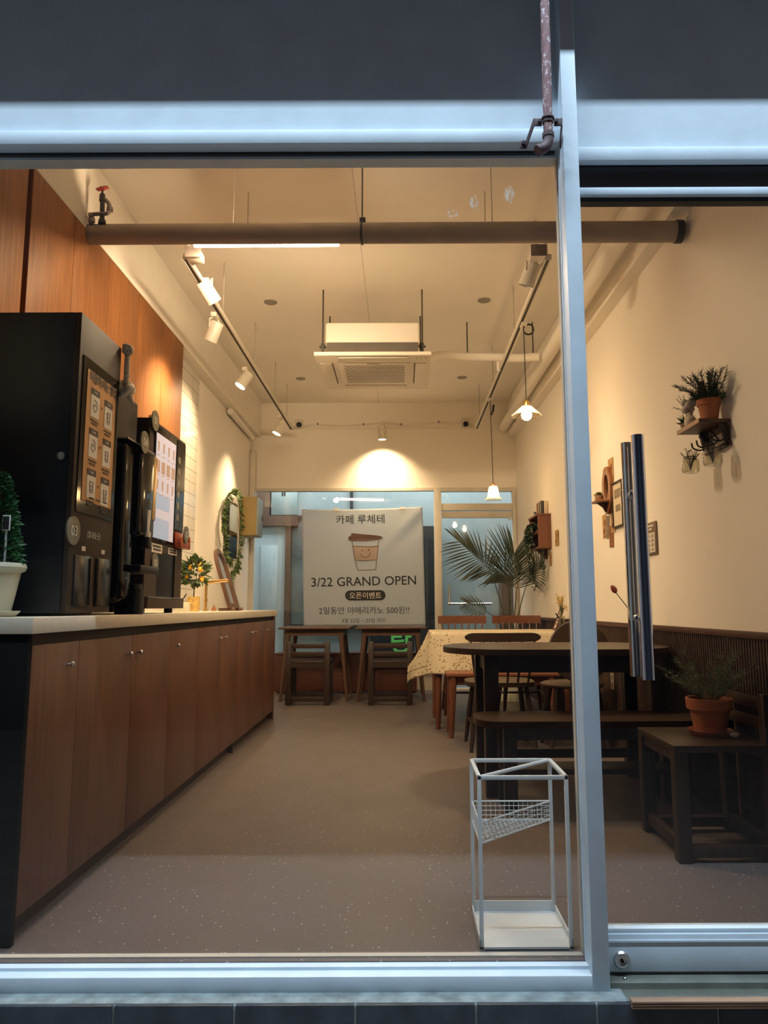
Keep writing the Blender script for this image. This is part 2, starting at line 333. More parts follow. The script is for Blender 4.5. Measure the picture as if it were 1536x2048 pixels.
# ------------------------------------------------------------------ mesh helpers
def frame(d):
    d = Vector(d).normalized(); a = Vector((0, 0, 1)) if abs(d.z) < .9 else Vector((1, 0, 0))
    u = d.cross(a).normalized(); return u, d.cross(u).normalized()
class MB:
    def __init__(s): s.bm = bmesh.new()
    def face(s, vs):
        try: return s.bm.faces.new(vs)
        except ValueError: return None
    def box(s, x0, x1, y0, y1, z0, z1, bev=0, rot=None, seg=2):
        x0, x1 = sorted((x0, x1)); y0, y1 = sorted((y0, y1)); z0, z1 = sorted((z0, z1))
        m = Matrix.Translation(((x0+x1)/2, (y0+y1)/2, (z0+z1)/2))
        if rot is not None: m = m @ rot
        m = m @ Matrix.Diagonal((x1-x0, y1-y0, z1-z0, 1))
        r = bmesh.ops.create_cube(s.bm, size=1, matrix=m)
        if bev:
            es = list({e for v in r['verts'] for e in v.link_edges})
            bmesh.ops.bevel(s.bm, geom=es, offset=bev, segments=seg, profile=.5, affect='EDGES')
        return s
    def rings(s, rings, closed=True, caps=True):
        rs = [[s.bm.verts.new(p) for p in r] for r in rings]
        n = len(rs[0])
        for a, b in zip(rs, rs[1:]):
            for i in range(n if closed else n - 1):
                s.face((a[i], a[(i+1) % n], b[(i+1) % n], b[i]))
        if caps:
            s.face(list(reversed(rs[0]))); s.face(rs[-1])
        return s
    def tube(s, pts, r, n=8, caps=True):
        pts = [Vector(p) for p in pts]; k = len(pts)
        R = r if isinstance(r, (list, tuple)) else [r] * k
        rings = []; u0 = None
        for i, p in enumerate(pts):
            d = (pts[min(i+1, k-1)] - pts[max(i-1, 0)])
            if d.length < 1e-9: d = Vector((0, 0, 1))
            u, v = frame(d)
            if u0 is not None:
                dd = d.normalized(); u = (u0 - dd * u0.dot(dd))
                if u.length < 1e-6: u, v = frame(d)
                u.normalize(); v = dd.cross(u).normalized()
            u0 = u
            rings.append([p + (u * math.cos(2*PI*j/n) + v * math.sin(2*PI*j/n)) * R[i] for j in range(n)])
        return s.rings(rings, True, caps)
    def cyl(s, p0, p1, r0, r1=None, n=16): return s.tube([p0, p1], [r0, r0 if r1 is None else r1], n)
    def ring(s, c, axis, R, r, n=24, m=8):
        u, v = frame(axis); c = Vector(c); rs = []
        ax = Vector(axis).normalized()
        for i in range(n + 1):
            a = 2*PI*i/n; o = u*math.cos(a) + v*math.sin(a)
            rs.append([c + o*R + (o*math.cos(2*PI*j/m) + ax*math.sin(2*PI*j/m))*r for j in range(m)])
        return s.rings(rs, True, False)
    def lathe(s, prof, c=(0, 0, 0), n=24, axis=None, wob=None):
        c = Vector(c); rs = []
        for (r, z) in prof:
            ring = []
            for j in range(n):
                a = 2*PI*j/n; rr = max(r, 1e-4) * (1 + (wob(a, z) if wob else 0))
                ring.append(Vector((rr*math.cos(a), rr*math.sin(a), z)))
            rs.append(ring)
        if axis is not None:
            q = Vector((0, 0, 1)).rotation_difference(Vector(axis))
            rs = [[q @ p for p in r] for r in rs]
        return s.rings([[c + p for p in r] for r in rs], True, False)
    def ball(s, c, r, n=12, m=8):
        rx, ry, rz = r if isinstance(r, (list, tuple)) else (r, r, r)
        bmesh.ops.create_uvsphere(s.bm, u_segments=n, v_segments=m, radius=1, matrix=Matrix.Translation(c) @ Matrix.Diagonal((rx, ry, rz, 1)))
        return s
    def prism(s, pts, h):
        """closed outline pts (3D, planar), extruded by vector h"""
        h = Vector(h); a = [s.bm.verts.new(p) for p in pts]; b = [s.bm.verts.new(Vector(p) + h) for p in pts]
        n = len(pts); s.face(list(reversed(a))); s.face(b)
        for i in range(n): s.face((a[i], a[(i+1) % n], b[(i+1) % n], b[i]))
        return s
    def leaf(s, p, d, L, Wd, up=None, bend=.15, k=3):
        p = Vector(p); d = Vector(d).normalized()
        up = Vector(up) if up is not None else Vector((random.uniform(-1, 1), random.uniform(-1, 1), random.uniform(-.2, 1)))
        sd = d.cross(up)
        if sd.length < 1e-4: sd = d.cross(Vector((1, .3, .2)))
        sd.normalize(); nn = sd.cross(d)
        L_, R_, C_ = [], [], []
        for i in range(k + 1):
            t = i / k; w = Wd * math.sin(PI * min(1, .08 + t * .92)) ** .8 * .5 if i < k else 0.0002
            c = p + d*L*t - nn*(bend*L*t*t)
            L_.append(s.bm.verts.new(c + sd*w + nn*w*.35)); R_.append(s.bm.verts.new(c - sd*w + nn*w*.35)); C_.append(s.bm.verts.new(c))
        for i in range(k):
            s.face((L_[i], L_[i+1], C_[i+1], C_[i])); s.face((C_[i], C_[i+1], R_[i+1], R_[i]))
        return s
    def grid(s, fn, nu, nv):
        vs = [[s.bm.verts.new(fn(i/nu, j/nv)) for j in range(nv+1)] for i in range(nu+1)]
        for i in range(nu):
            for j in range(nv): s.face((vs[i][j], vs[i+1][j], vs[i+1][j+1], vs[i][j+1]))
        return s
    def add_mesh(s, me): s.bm.from_mesh(me); return s

def tag(o, label=None, cat=None, group=None, kind=None):
    if label: o['label'] = label
    if cat: o['category'] = cat
    if group: o['group'] = group
    if kind: o['kind'] = kind
    return o
def obj(name, mb, mat, parent=None, smooth=35, label=None, solid=0, recalc=True, recenter=True):
    me = bpy.data.meshes.new(name)
    if recalc: bmesh.ops.recalc_face_normals(mb.bm, faces=mb.bm.faces[:])
    mb.bm.to_mesh(me); mb.bm.free()
    if smooth:
        me.polygons.foreach_set('use_smooth', [True] * len(me.polygons)); me.set_sharp_from_angle(angle=math.radians(smooth))
    me.materials.append(M[mat] if isinstance(mat, str) else mat)
    o = bpy.data.objects.new(name, me); COL.objects.link(o)
    if solid:
        md = o.modifiers.new('thickness', 'SOLIDIFY'); md.thickness = solid; md.offset = 0
    if parent is not None:
        o.parent = parent; o.matrix_parent_inverse = Matrix.Translation(-parent.location)
    elif recenter:
        xs = [v.co for v in me.vertices]
        c = Vector(((min(v.x for v in xs)+max(v.x for v in xs))/2, (min(v.y for v in xs)+max(v.y for v in xs))/2, min(v.z for v in xs)))
        me.transform(Matrix.Translation(-c)); o.location = c
    if label: o['label'] = label
    return o
def thing(name, label, cat, loc=(0, 0, 0), group=None):
    o = bpy.data.objects.new(name, None); COL.objects.link(o); o.location = loc; o.empty_display_size = .05
    return tag(o, label, cat, group)
def sub(name, mb, mat, part, **k):   # sub-part under a part mesh built at the same frame
    o = obj(name, mb, mat, part, **k); o.matrix_parent_inverse = Matrix.Identity(4); return o
def struct(name, mb, mat, parent=None, **k):
    me_o = obj(name, mb, mat, parent, recenter=False, **k)
    if parent is None: me_o['kind'] = 'structure'
    return me_o
def kids(o): return [c for c in COL.objects if c.parent == o]
def copy_tree(o, parent=None):
    c = o.copy(); COL.objects.link(c)
    if parent is not None: c.parent = parent; c.matrix_parent_inverse = o.matrix_parent_inverse.copy()
    for ch in kids(o): copy_tree(ch, c)
    return c
def place(o, loc, rz=0, label=None):
    o.location = loc; o.rotation_euler = (0, 0, rz)
    if label: o['label'] = label
    return o

def text_mesh(body, width=None, height=None, offset=0, spacing=1.0, line=1.0):
    cu = bpy.data.curves.new('lettering', 'FONT'); cu.body = body; cu.align_x = 'CENTER'; cu.size = 1; cu.offset = offset; cu.space_character = spacing; cu.space_line = line
    cu.resolution_u = 3
    t = bpy.data.objects.new('lettering', cu); COL.objects.link(t)
    dg = bpy.context.evaluated_depsgraph_get(); me = bpy.data.meshes.new_from_object(t.evaluated_get(dg))
    bpy.data.objects.remove(t); bpy.data.curves.remove(cu)
    xs = [v.co.x for v in me.vertices]; ys = [v.co.y for v in me.vertices]
    cx, cy = (min(xs)+max(xs))/2, (min(ys)+max(ys))/2; w, h = max(xs)-min(xs), max(ys)-min(ys)
    sx = width / w if width else height / h
    sy = (height / h) if height else sx
    if not width: sx = sy
    me.transform(Matrix.Diagonal((sx, sy, 1, 1)) @ Matrix.Translation((-cx, -cy, 0)))
    return me
FACE_PX = Euler((PI/2, 0, PI/2)).to_matrix().to_4x4()    # writing on a face that looks towards +X
FACE_NX = Euler((PI/2, 0, -PI/2)).to_matrix().to_4x4()   # towards -X
FACE_NY = Euler((PI/2, 0, 0)).to_matrix().to_4x4()       # towards -Y
def letters(mb, body, loc, facing, width=None, height=None, offset=0, rot=0, spacing=1.0, line=1.0):
    me = text_mesh(body, width, height, offset, spacing, line)
    me.transform(Matrix.Translation(loc) @ facing @ Matrix.Rotation(rot, 4, 'Z'))
    mb.add_mesh(me); bpy.data.meshes.remove(me); return mb
def disc(mb, c, axis, r, t=.006, n=32):
    c = Vector(c); a = Vector(axis).normalized(); return mb.cyl(c, c + a*t, r, n=n)
def bez(p, n=12):
    """smooth curve through points (catmull-rom)"""
    p = [Vector(q) for q in p]; P = [p[0]*2-p[1]] + p + [p[-1]*2-p[-2]]; out = []
    for i in range(1, len(P)-2):
        for j in range(n):
            t = j/n; a, b, c, d = P[i-1], P[i], P[i+1], P[i+2]
            out.append(.5*((2*b)+(c-a)*t+(2*a-5*b+4*c-d)*t*t+(3*b-a-3*c+d)*t**3))
    out.append(p[-1]); return out
# ------------------------------------------------------------------ the shell
XL, XR, YF, YB, ZC = -1.79, 1.38, 2.16, 8.5, 3.39
XB = 1.37                      # plant wall at the back corner; it opens outwards towards the street
def oblique(mb, k=.0205):
    for v in mb.bm.verts: v.co.x += k*(8.5 - v.co.y)
    return mb
struct('floor', MB().box(XL-.1, XR+.25, 2.10, YB+.12, -.06, 0), 'floor')
struct('ceiling', MB().box(XL-.1, XR+.25, 2.0, YB+.12, ZC, ZC+.1), 'ceiling')
struct('wall_left', MB().box(XL-.12, XL, 2.0, YB+.12, -.06, ZC), 'wall')
struct('wall_right', oblique(MB().box(XB, XB+.12, 2.0, YB+.12, -.06, ZC)), 'wall')
struct('trim_1', MB().box(XL+.002, -1.683, 2.17, YB-.002, 2.965, ZC-.002), 'beam', label='boxed ceiling beam above the counter wall')
struct('trim_2', oblique(MB().box(1.285, XB-.002, 2.17, YB-.002, 2.95, ZC-.002)), 'beam', label='boxed ceiling beam above the plant wall')
# back wall around window and door openings
wb = MB()
wb.box(XL, XB, YB, YB+.1, 2.335, ZC); wb.box(XL, -1.74, YB, YB+.1, 0, 2.335); wb.box(1.345, XB, YB, YB+.1, 0, 2.335)
wb.box(-1.74, .43, YB, YB+.1, 0, .165)
struct('wall_back', wb, 'wall')
struct('baseboard_back', MB().box(.2, .43, YB-.012, YB-.001, 0, .055), 'bead')
# white tile strip above the counter
struct('trim_3', MB().box(XL+.001, XL+.012, 2.2, 6.2, .922, 2.965), 'tile', label='white glazed tile behind the counter')
# wainscot with slats and cap rail
ws = MB(); ws.box(XB-.012, XB-.001, 2.2, YB-.02, .0, .81)
y = 2.205
while y < YB-.04: ws.box(XB-.022, XB-.011, y, y+.014, .01, .81); y += .024
t4 = struct('trim_4', oblique(ws), 'wainscot', label='dark brown slatted wainscot on the plant wall')
struct('cap_rail', oblique(MB().box(XB-.03, XB-.001, 2.2, YB-.02, .81, .84, .004)), 'cap', t4)

# back window (fixed pane) and back glass door
fw = MB()
fw.box(-1.74, .43, YB-.02, YB+.06, 2.31, 2.345); fw.box(-1.77, -1.735, YB-.02, YB+.06, .165, 2.345)
fw.box(.385, .47, YB-.03, YB+.07, 0, 2.345, .003); fw.box(-1.74, .39, YB-.02, YB+.06, .165, .19)
w2 = struct('window_2', fw, 'bead')
struct('pane', MB().box(-1.735, .385, YB+.02, YB+.026, .19, 2.31), 'back_glass', w2, smooth=0)
fd = MB()
fd.box(.47, 1.345, YB-.02, YB+.06, 2.30, 2.345); fd.box(1.31, 1.348, YB-.03, YB+.07, 0, 2.345); fd.box(.47, 1.31, YB-.02, YB+.06, 2.07, 2.155, .003)
fd.box(.47, 1.31, YB-.01, YB+.05, -.02, .02)
d2 = struct('door_2', fd, 'bead')
struct('transom_pane', MB().box(.47, 1.31, YB+.02, YB+.026, 2.155, 2.30), 'back_glass', d2, smooth=0)
struct('door_pane', MB().box(.478, 1.305, YB+.02, YB+.03, .02, 1.99), 'back_glass', d2, smooth=0)
struct('door_rail', MB().box(.478, 1.305, YB+.005, YB+.045, 1.985, 2.06, .003), 'bead', d2)
struct('lock_plate', MB().box(1.262, 1.30, YB+.005, YB+.045, 1.965, 1.985), 'white_metal', d2)
hh = MB().tube(bez([(.553, YB-.035, 1.19), (.553, YB-.035, 1.0), (.558, YB-.035, .982), (.575, YB-.035, .977), (1.04, YB-.035, .977)], 6), .012, 10)
hh.cyl((.553, YB-.035, 1.17), (.553, YB+.02, 1.17), .008); hh.cyl((1.02, YB-.035, .977), (1.02, YB+.02, .977), .008)
struct('door_handle', hh, 'chrome', d2)

# ------------------------------------------------------------------ shop front: window_1, door_1
ff = MB()
ff.box(-1.9, .496, 2.07, 2.13, 2.368, 2.414, .002)                 # lower frame of the header
ff.box(-1.9, .496, 2.118, 2.165, 2.347, 2.372)
ff.box(-1.9, .496, 2.04, 2.105, -.05, -.011, .002)                # sill, front and lit top
ff.box(-1.9, .496, 2.075, 2.108, -.03, -.003)
ff.box(.495, .541, 2.0385, 2.148, -.052, 3.3, .002)                 # post between window and door
ff.box(.4925, .497, 2.097, 2.107, -.022, 2.372)
ff.box(-1.9, -1.30, 2.06, 2.15, -.06, 2.40)                       # jamb past the edge of the picture
w1 = struct('window_1', ff, 'facade')
struct('glazing_bead', MB().box(-1.30, .496, 2.122, 2.142, -.02, .003).box(.4915, .497, 2.124, 2.1475, -.01, 2.347), 'bead', w1)
struct('gasket', MB().box(-1.9, .485, 2.112, 2.1185, 2.356, 2.370).box(.4935, .4965, 2.107, 2.112, -.002, 2.36), 'gasket', w1)
struct('pane', MB().box(-1.31, .4955, 2.112, 2.120, -.004, 2.36), 'glass', w1, smooth=0)
for sx, sz, sw_, sh_ in ((.339, 2.222, .016, .028), (.229, 2.195, .013, .022), (.162, 2.157, .017, .012)):
    ol = [(sx+sw_*math.cos(2*PI*k/14)*(1+.25*math.sin(3.1*k)), 2.1112, sz+sh_*math.sin(2*PI*k/14)*(1+.2*math.cos(2.3*k))) for k in range(14)]
    struct('smear', MB().prism(ol, (0, .0006, 0)), 'smear', w1, smooth=0)
wf = MB()
wf.box(-1.9, .4955, 2.09, 2.16, 2.40, 3.39); wf.box(.537, 2.0, 2.09, 2.16, 2.345, 3.39)
struct('wall_front', wf, 'facade', label='white steel fascia over the shop window and door')
fb = MB().box(-1.9, .545, 1.992, 2.12, -.10, -.049, .004).box(-1.9, .52, 1.988, 2.02, -.10, -.052, .003)
fb.box(.50, .575, 1.992, 2.12, -.10, -.050, .006)
struct('trim_5', fb, 'facade_old', label='weathered mortar ledge under the window frame')
# door_1
dd = MB()
dd.box(.535, 1.9, 2.07, 2.096, 2.307, 2.352, .002)
dd.box(.535, 1.9, 2.085, 2.102, 2.203, 2.228, .002)
d1 = struct('door_1', dd, 'facade')
struct('transom_panel', MB().box(.535, 1.9, 2.10, 2.14, 2.225, 2.33), 'dark_glass', d1, smooth=0)
struct('head_gap', MB().box(.535, 1.9, 2.10, 2.13, 2.189, 2.210), 'gasket', d1)
struct('door_pane', MB().box(.548, 1.9, 2.112, 2.122, .07, 2.192), 'glass', d1, smooth=0)
rl = MB().box(.55, 1.9, 2.095, 2.14, -.028, .068, .002).box(.55, 1.9, 2.10, 2.135, .066, .08, .002).box(.55, 1.9, 2.092, 2.14, .048, .053)
struct('bottom_rail', rl, 'facade', d1)
lk = struct('lock', MB().lathe([(0, 0), (.022, 0), (.023, .006), (.019, .011), (.012, .012), (.011, .008), (0, .008)], (.588, 2.096, .004), 28, (0, -1, 0)), 'steel', d1)
struct('keyhole', MB().cyl((.588, 2.09, .003), (.588, 2.084, .003), .005, n=12), 'black', lk).matrix_parent_inverse = Matrix.Identity(4)
for nm, yy, z0, z1 in (('outer_handle', 2.062, .745, 1.441), ('inner_handle', 2.165, .745, 1.441)):
    h = MB().cyl((.686, yy, z0), (.686, yy, z1), .0178, n=40)
    for zz in (.915, 1.278): h.cyl((.686, yy, zz), (.686, 2.117, zz), .0105, n=16).cyl((.686, 2.108 if yy < 2.1 else 2.126, zz), (.686, 2.117, zz), .014, n=16)
    struct(nm, h, 'chrome', d1)
th = MB().box(.545, 1.9, 2.056, 2.15, -.07, -.036, .002).box(.56, 1.9, 2.0, 2.06, -.09, -.052, .003)
t6 = struct('trim_6', th, 'threshold', label='worn metal threshold under the glass door')
struct('bolt', MB().ball((.59, 2.075, -.036), .006), 'steel', t6)
sw = MB()
for i in range(3): sw.box(.575, 1.9, 1.968 + i*.001, 1.991, -.0445 - i*.0068, -.038 - i*.0068, .002)
struct('trim_7', sw, 'step_wood', label='brown wooden strip edging the door step')
# step in front
struct('trim_8', MB().box(-2.6, 2.6, 1.987, 2.12, -.45, -.055), 'grout', label='dark tiled step under the shop front')
for x in [-1.655+.3065*i for i in range(12)]:
    o = struct('step_tile', MB().box(x+.003, x+.3035, 1.982, 2.0, -.45, -.051, .002), 'step_tile', bpy.data.objects['trim_8'])
struct('floor_street', MB().box(-6, 6, -4.4, 1.98, -.5, -.45), 'street', label='concrete street in front of the step')
# canopy over the shop front that shades the top of the fascia
struct('wall_opposite', MB().box(-9, 9, -4.6, -4.4, -.5, 5.2), 'opposite', label='dark building across the street')
struct('wall_canopy', MB().box(-4, 4, 1.902, 2.09, 2.997, 3.5), 'canopy', label='canopy over the shop front')

# ------------------------------------------------------------------ alley behind the shop
AY = 9.8
struct('wall_alley', MB().box(-3.4, 3.2, AY, AY+.1, -.1, 4), 'alley_wall')
struct('floor_alley', MB().box(-3.4, 3.2, YB+.11, AY, -.1, -.02), 'alley_ground')
dA = struct('door_3', MB().box(-1.98, -1.57, AY-.05, AY, 0, 2.03), 'alley_door')
struct('door_panel', MB().box(-1.90, -1.66, AY-.062, AY-.05, .62, 1.78, .01), 'alley_door', dA)
tA = struct('trim_9', MB().box(-1.565, -1.49, AY-.09, AY, 0, 2.03).box(-2.1, -1.40, AY-.12, AY, 2.03, 2.17).box(-2.1, -1.78, AY-.10, AY, 2.17, 2.7), 'alley_brown', label='brown boards framing the pale blue alley door')
o = thing('electric_meter_box', 'pale grey metal box over the alley door seen through the back window', 'box', (-1.58, AY-.08, 2.18))
obj('body', MB().box(-1.76, -1.41, AY-.10, AY, 2.18, 2.62, .006), 'alley_metal', o)
obj('vent', MB().box(-1.62, -1.60, AY-.105, AY-.099, 2.44, 2.5).box(-1.59, -1.57, AY-.105, AY-.099, 2.44, 2.5), 'alley_dark', o)
wA = struct('window_3', MB().box(-1.49, .25, AY-.05, AY, .66, .72).box(-1.49, .25, AY-.05, AY, 2.12, 2.18).box(-.62, -.57, AY-.05, AY, .72, 2.12).box(-.70, -.66, AY-.05, AY, 2.18, 2.75), 'alley_dark')
struct('pane', MB().box(-1.48, .25, AY-.03, AY-.02, .72, 2.12), 'alley_glass', wA)
struct('trim_10', MB().box(.25, .47, AY-.12, AY, 0, 2.02), 'alley_dark', label='dark alley opening beside the window')
sg = thing('alley_signboard', 'black board with a green letter behind the back tables', 'sign', (-.2, AY-.12, 0))
obj('board', MB().box(-.42, .16, AY-.14, AY-.06, .02, .64), 'alley_dark', sg)
obj('lettering', letters(MB(), '랑', (-.01, AY-.142, .50), FACE_NY, height=.30, offset=.02), 'green_sign', sg, smooth=0)
struct('trim_11', MB().box(1.30, 1.46, AY-.3, AY-.02, -.02, 1.36), 'alley_brown', label='brown post beside the back door outside')
# ------------------------------------------------------------------ counter
XC = -1.105
def cabinet(name, label, y0, y1, doors, group):
    t = thing(name, label, 'cabinet', (-1.45, (y0+y1)/2, 0), group)
    obj('body', MB().box(-1.78, XC-.03, y0+.004, y1-.004, .07, .872), 'dark_recess', t)
    obj('toe_kick', MB().box(-1.70, XC-.045, y0+.004, y1-.004, .0, .068).box(XC-.04, XC-.012, y1-.03, y1-.004, 0, .07), 'kick', t)
    for (a, b, ky) in doors:
        d = obj('door', MB().box(XC-.022, XC, a+.0015, b-.0015, .072, .838, .001), 'counter_wood', t)
        sub('knob', MB().lathe([(0, 0), (.0042, .0), (.0042, .010), (.0095, .013), (.0105, .019), (.006, .023), (0, .0235)], (XC, ky, .765), 16, (1, 0, 0)), 'steel', d)
    return t
c1 = cabinet('counter_cabinet', 'long brown wood counter cabinet closest to the shop window', 2.2, 4.95,
    [(2.2, 2.52, 2.44), (2.52, 3.02, 2.965), (3.02, 3.5, 3.075), (3.5, 4.0, 3.59), (4.0, 4.49, 4.43), (4.49, 4.95, 4.56)], 'counter cabinets')
obj('end_panel', MB().box(-1.78, XC-.002, 2.18, 2.202, 0, .872, .001), 'end_dark', c1, label='black end panel')
c2 = cabinet('counter_cabinet', 'shorter brown wood counter cabinet at the far end under the arched mirror', 4.952, 6.4,
    [(4.952, 5.4, 5.345), (5.4, 5.9, 5.465), (5.9, 6.4, 5.97)], 'counter cabinets')
obj('end_panel', MB().box(-1.78, XC-.002, 6.38, 6.402, 0, .872, .001), 'counter_wood', c2)
tag(obj('worktop', MB().box(-1.775, -1.093, 2.172, 6.42, .873, .922, .003), 'worktop'), 'long cream stone worktop lying on the counter cabinets', 'worktop')
# ------------------------------------------------------------------ upper cabinets
def upper(label, y0, y1, seams):
    t = thing('wall_cabinet', label, 'cabinet', (-1.74, (y0+y1)/2, 1.75), 'upper wood cabinets')
    obj('body', MB().box(-1.778, -1.70, y0+.001, y1-.001, 1.75, 2.964), 'upper_wood', t)
    ys = [y0] + seams + [y1]
    for a, b in zip(ys, ys[1:]): obj('door', MB().box(-1.70, -1.682, a+.002, b-.002, 1.75, 2.962, .0015), 'upper_wood', t)
    return t
upper('tall honey wood wall cabinet high up beside the shop window, shaded dark', 2.18, 3.06, [2.62])
upper('tall honey wood wall cabinets above the black machines, lit by spotlights', 3.10, 5.40, [3.53, 3.98, 4.45, 4.92])

# ------------------------------------------------------------------ round numbered plates
def plate(parent, num, c, r=.052):
    p = obj('number_plate', disc(MB(), c, (1, 0, 0), r, .006, 40), 'khaki', parent, label='round khaki plate with number ' + num)
    sub('lettering', letters(MB(), num, (c[0]+.0075, c[1], c[2]), FACE_PX, height=r*.72), 'white_ink', p, smooth=0)
# ------------------------------------------------------------------ cup dispenser (03)
t = thing('cup_dispenser', 'tall black cup dispenser with an orange how-to poster on its front', 'machine', (-1.45, 2.67, .925))
MX = -1.14
obj('cabinet_body', MB().box(-1.74, MX-.02, 2.48, 2.85, .932, 2.0, .003), 'navy', t)
obj('foot', MB().box(-1.70, -1.20, 2.5, 2.83, .922, .934), 'black', t)
fp = obj('front_door', MB().box(MX-.02, MX, 2.48, 2.85, .932, 2.0, .003), 'taupe', t, label='dark taupe front door')
lk = obj('side_lock', MB().lathe([(0, 0), (.014, 0), (.014, .006), (.009, .007), (.008, .003), (0, .003)], (-1.185, 2.481, 1.475), 24, (0, -1, 0)), 'steel', t)
b = obj('acrylic_panel', MB().box(MX, MX+.004, 2.508, 2.832, 1.285, 1.852), 'gloss_black', t)
po = sub('poster', MB().box(MX+.004, MX+.006, 2.54, 2.80, 1.33, 1.812), 'orange_paper', b, label='orange poster with six picture cards')
ink = MB(); letters(ink, '이용하시는 방법', (MX+.0075, 2.68, 1.792), FACE_PX, width=.245, height=.042, offset=.03)
txt = MB(); wl = MB()
n = 0
for r_ in range(3):
    for c_ in range(2):
        n += 1
        y = 2.612 + c_*.122; z = 1.70 - r_*.15 - c_*.012
        sub('card', MB().box(MX+.006, MX+.0072, y-.037, y+.037, z-.055, z+.04), 'white_paper', b); sub('card_header', MB().box(MX+.006, MX+.0075, y-.037, y+.037, z+.028, z+.052), 'brown_ink', b)
        letters(wl, 'Step%d' % n, (MX+.0085, y, z+.04), FACE_PX, height=.011)
        # pictogram: hand or cup, drawn with thin lines
        if n in (1, 3): ink.tube([(MX+.008, y-.01, z+.012), (MX+.008, y+.012, z+.008), (MX+.008, y+.016, z-.02), (MX+.008, y, z-.034), (MX+.008, y-.018, z-.022), (MX+.008, y-.012, z-.004), (MX+.008, y+.004, z-.012)], .0008, 5)
        else:
            ink.tube([(MX+.008, y-.014, z+.006), (MX+.008, y+.014, z+.006), (MX+.008, y+.010, z-.034), (MX+.008, y-.010, z-.034), (MX+.008, y-.014, z+.006)], .0008, 5)
            ink.tube([(MX+.008, y-.012, z-.010), (MX+.008, y+.012, z-.010)], .0008, 5); ink.tube([(MX+.008, y-.011, z-.024), (MX+.008, y+.011, z-.024)], .0008, 5)
        if c_ == 0: ink.prism([(MX+.0075, y+.055, z+.002), (MX+.0075, y+.064, z-.004), (MX+.0075, y+.055, z-.010)], (.001, 0, 0))
        for k, w in ((0, .07), (1, .05)): txt.box(MX+.006, MX+.0072, y-w/2, y+w/2, z-.070-.012*k, z-.064-.012*k)
for k in range(3): txt.box(MX+.006, MX+.0072, 2.60+k*.06, 2.64+k*.06, 1.344, 1.349)
sub('lettering', ink, 'ink', b, smooth=0); sub('caption', txt, 'brown_ink', b); sub('lettering', wl, 'white_ink', b, smooth=0)
w_ = MB(); letters(w_, '| 컵 나오는 곳 |', (MX+.0015, 2.672, 1.213), FACE_PX, width=.115, height=.03, offset=.01)
obj('lettering', w_, 'white_ink', t, smooth=0)
for a in (2.575, 2.745): obj('sticker', MB().box(MX, MX+.002, a, a+.03, 1.152, 1.168), 'white_paper', t)
for a, b2 in ((2.52, 2.655), (2.70, 2.838)):
    d_ = obj('hatch', MB().box(MX, MX+.006, a, b2, .955, 1.135, .002), 'hatch_glass', t)
    sub('handle', MB().box(MX+.006, MX+.010, (b2-.016 if a < 2.6 else a+.004), (b2-.004 if a < 2.6 else a+.016), .96, 1.13, .002), 'taupe', d_)
plate(t, '03', (MX, 2.497, 1.215), .05)

# rope hanging at the dispenser's upper corner
t = thing('rope_hanging', 'knotted tan rope with frayed ends hanging on the corner of the black dispenser', 'rope', (-1.12, 2.87, 1.80))
rp = MB()
for ph in (0, 2.1, 4.2):
    rp.tube([(-1.122+.006*math.cos(ph+k*.8), 2.868+.006*math.sin(ph+k*.8), 1.845+k*.0075) for k in range(21)], .0065, 6)
obj('cord', rp, 'rope', t)
kn = MB()
for k in range(3): kn.ring((-1.122, 2.868, 1.995+.007*k), (.3*k-.3, .4, 1), .013, .010, 18, 7)
kn.ball((-1.125, 2.866, 2.003), .014)
obj('upper_knot', kn, 'rope', t)
k2 = MB(); k2.ring((-1.122, 2.868, 1.838), (.5, -.7, .4), .026, .013, 22, 8); k2.ring((-1.118, 2.862, 1.825), (-.6, -.4, .6), .024, .013, 22, 8); k2.ball((-1.122, 2.868, 1.825), (.024, .022, .026))
obj('lower_knot', k2, 'rope', t)
fr = MB()
for k in range(34):
    a = random.uniform(0, 2*PI); rr = random.uniform(.006, .024); b_ = Vector((-1.122, 2.868, 2.008))
    fr.tube([b_, b_+Vector((rr*math.cos(a), rr*math.sin(a), random.uniform(.0, .022)))], [.0018, .0006], 4)
fr.tube([(-1.115, 2.866, 1.812), (-1.10, 2.872, 1.79), (-1.09, 2.875, 1.775)], [.011, .009, .003], 8)
obj('frayed_end', fr, 'rope', t)

# ------------------------------------------------------------------ ice / water dispenser (04)
t = thing('ice_dispenser', 'glossy black rounded ice dispenser with plate 04 between the two machines', 'machine', (-1.4, 3.1, .922))
obj('tower', MB().box(-1.74, -1.21, 2.90, 3.25, .93, 1.88, .01), 'black', t)
obj('lid', MB().box(-1.70, -1.25, 3.02, 3.24, 1.88, 1.94, .006), 'black', t)
obj('front_column', MB().box(-1.25, -1.12, 2.885, 3.02, .97, 1.63, .03, seg=4), 'gloss_black', t)
dr = MB(); dr.box(-1.22, -1.10, 3.01, 3.22, 1.24, 1.645, .03, seg=4)
obj('drum_door', dr, 'gloss_black', t)
obj('trim_ring', MB().box(-1.24, -1.112, 2.885, 3.03, 1.634, 1.640), 'steel', t)
obj('gold_edge', MB().box(-1.118, -1.098, 3.175, 3.215, 1.33, 1.62, .008, seg=3), 'gold', t)
sp = obj('spout', MB().cyl((-1.115, 3.13, 1.27), (-1.115, 3.13, 1.37), .02, .024).cyl((-1.115, 3.13, 1.25), (-1.115, 3.13, 1.275), .027), 'steel', t)
obj('spout_collar', MB().cyl((-1.118, 3.13, 1.205), (-1.118, 3.13, 1.252), .036, .03), 'black', t)
obj('tray', MB().box(-1.24, -1.075, 2.99, 3.22, 1.095, 1.125, .004), 'black', t)
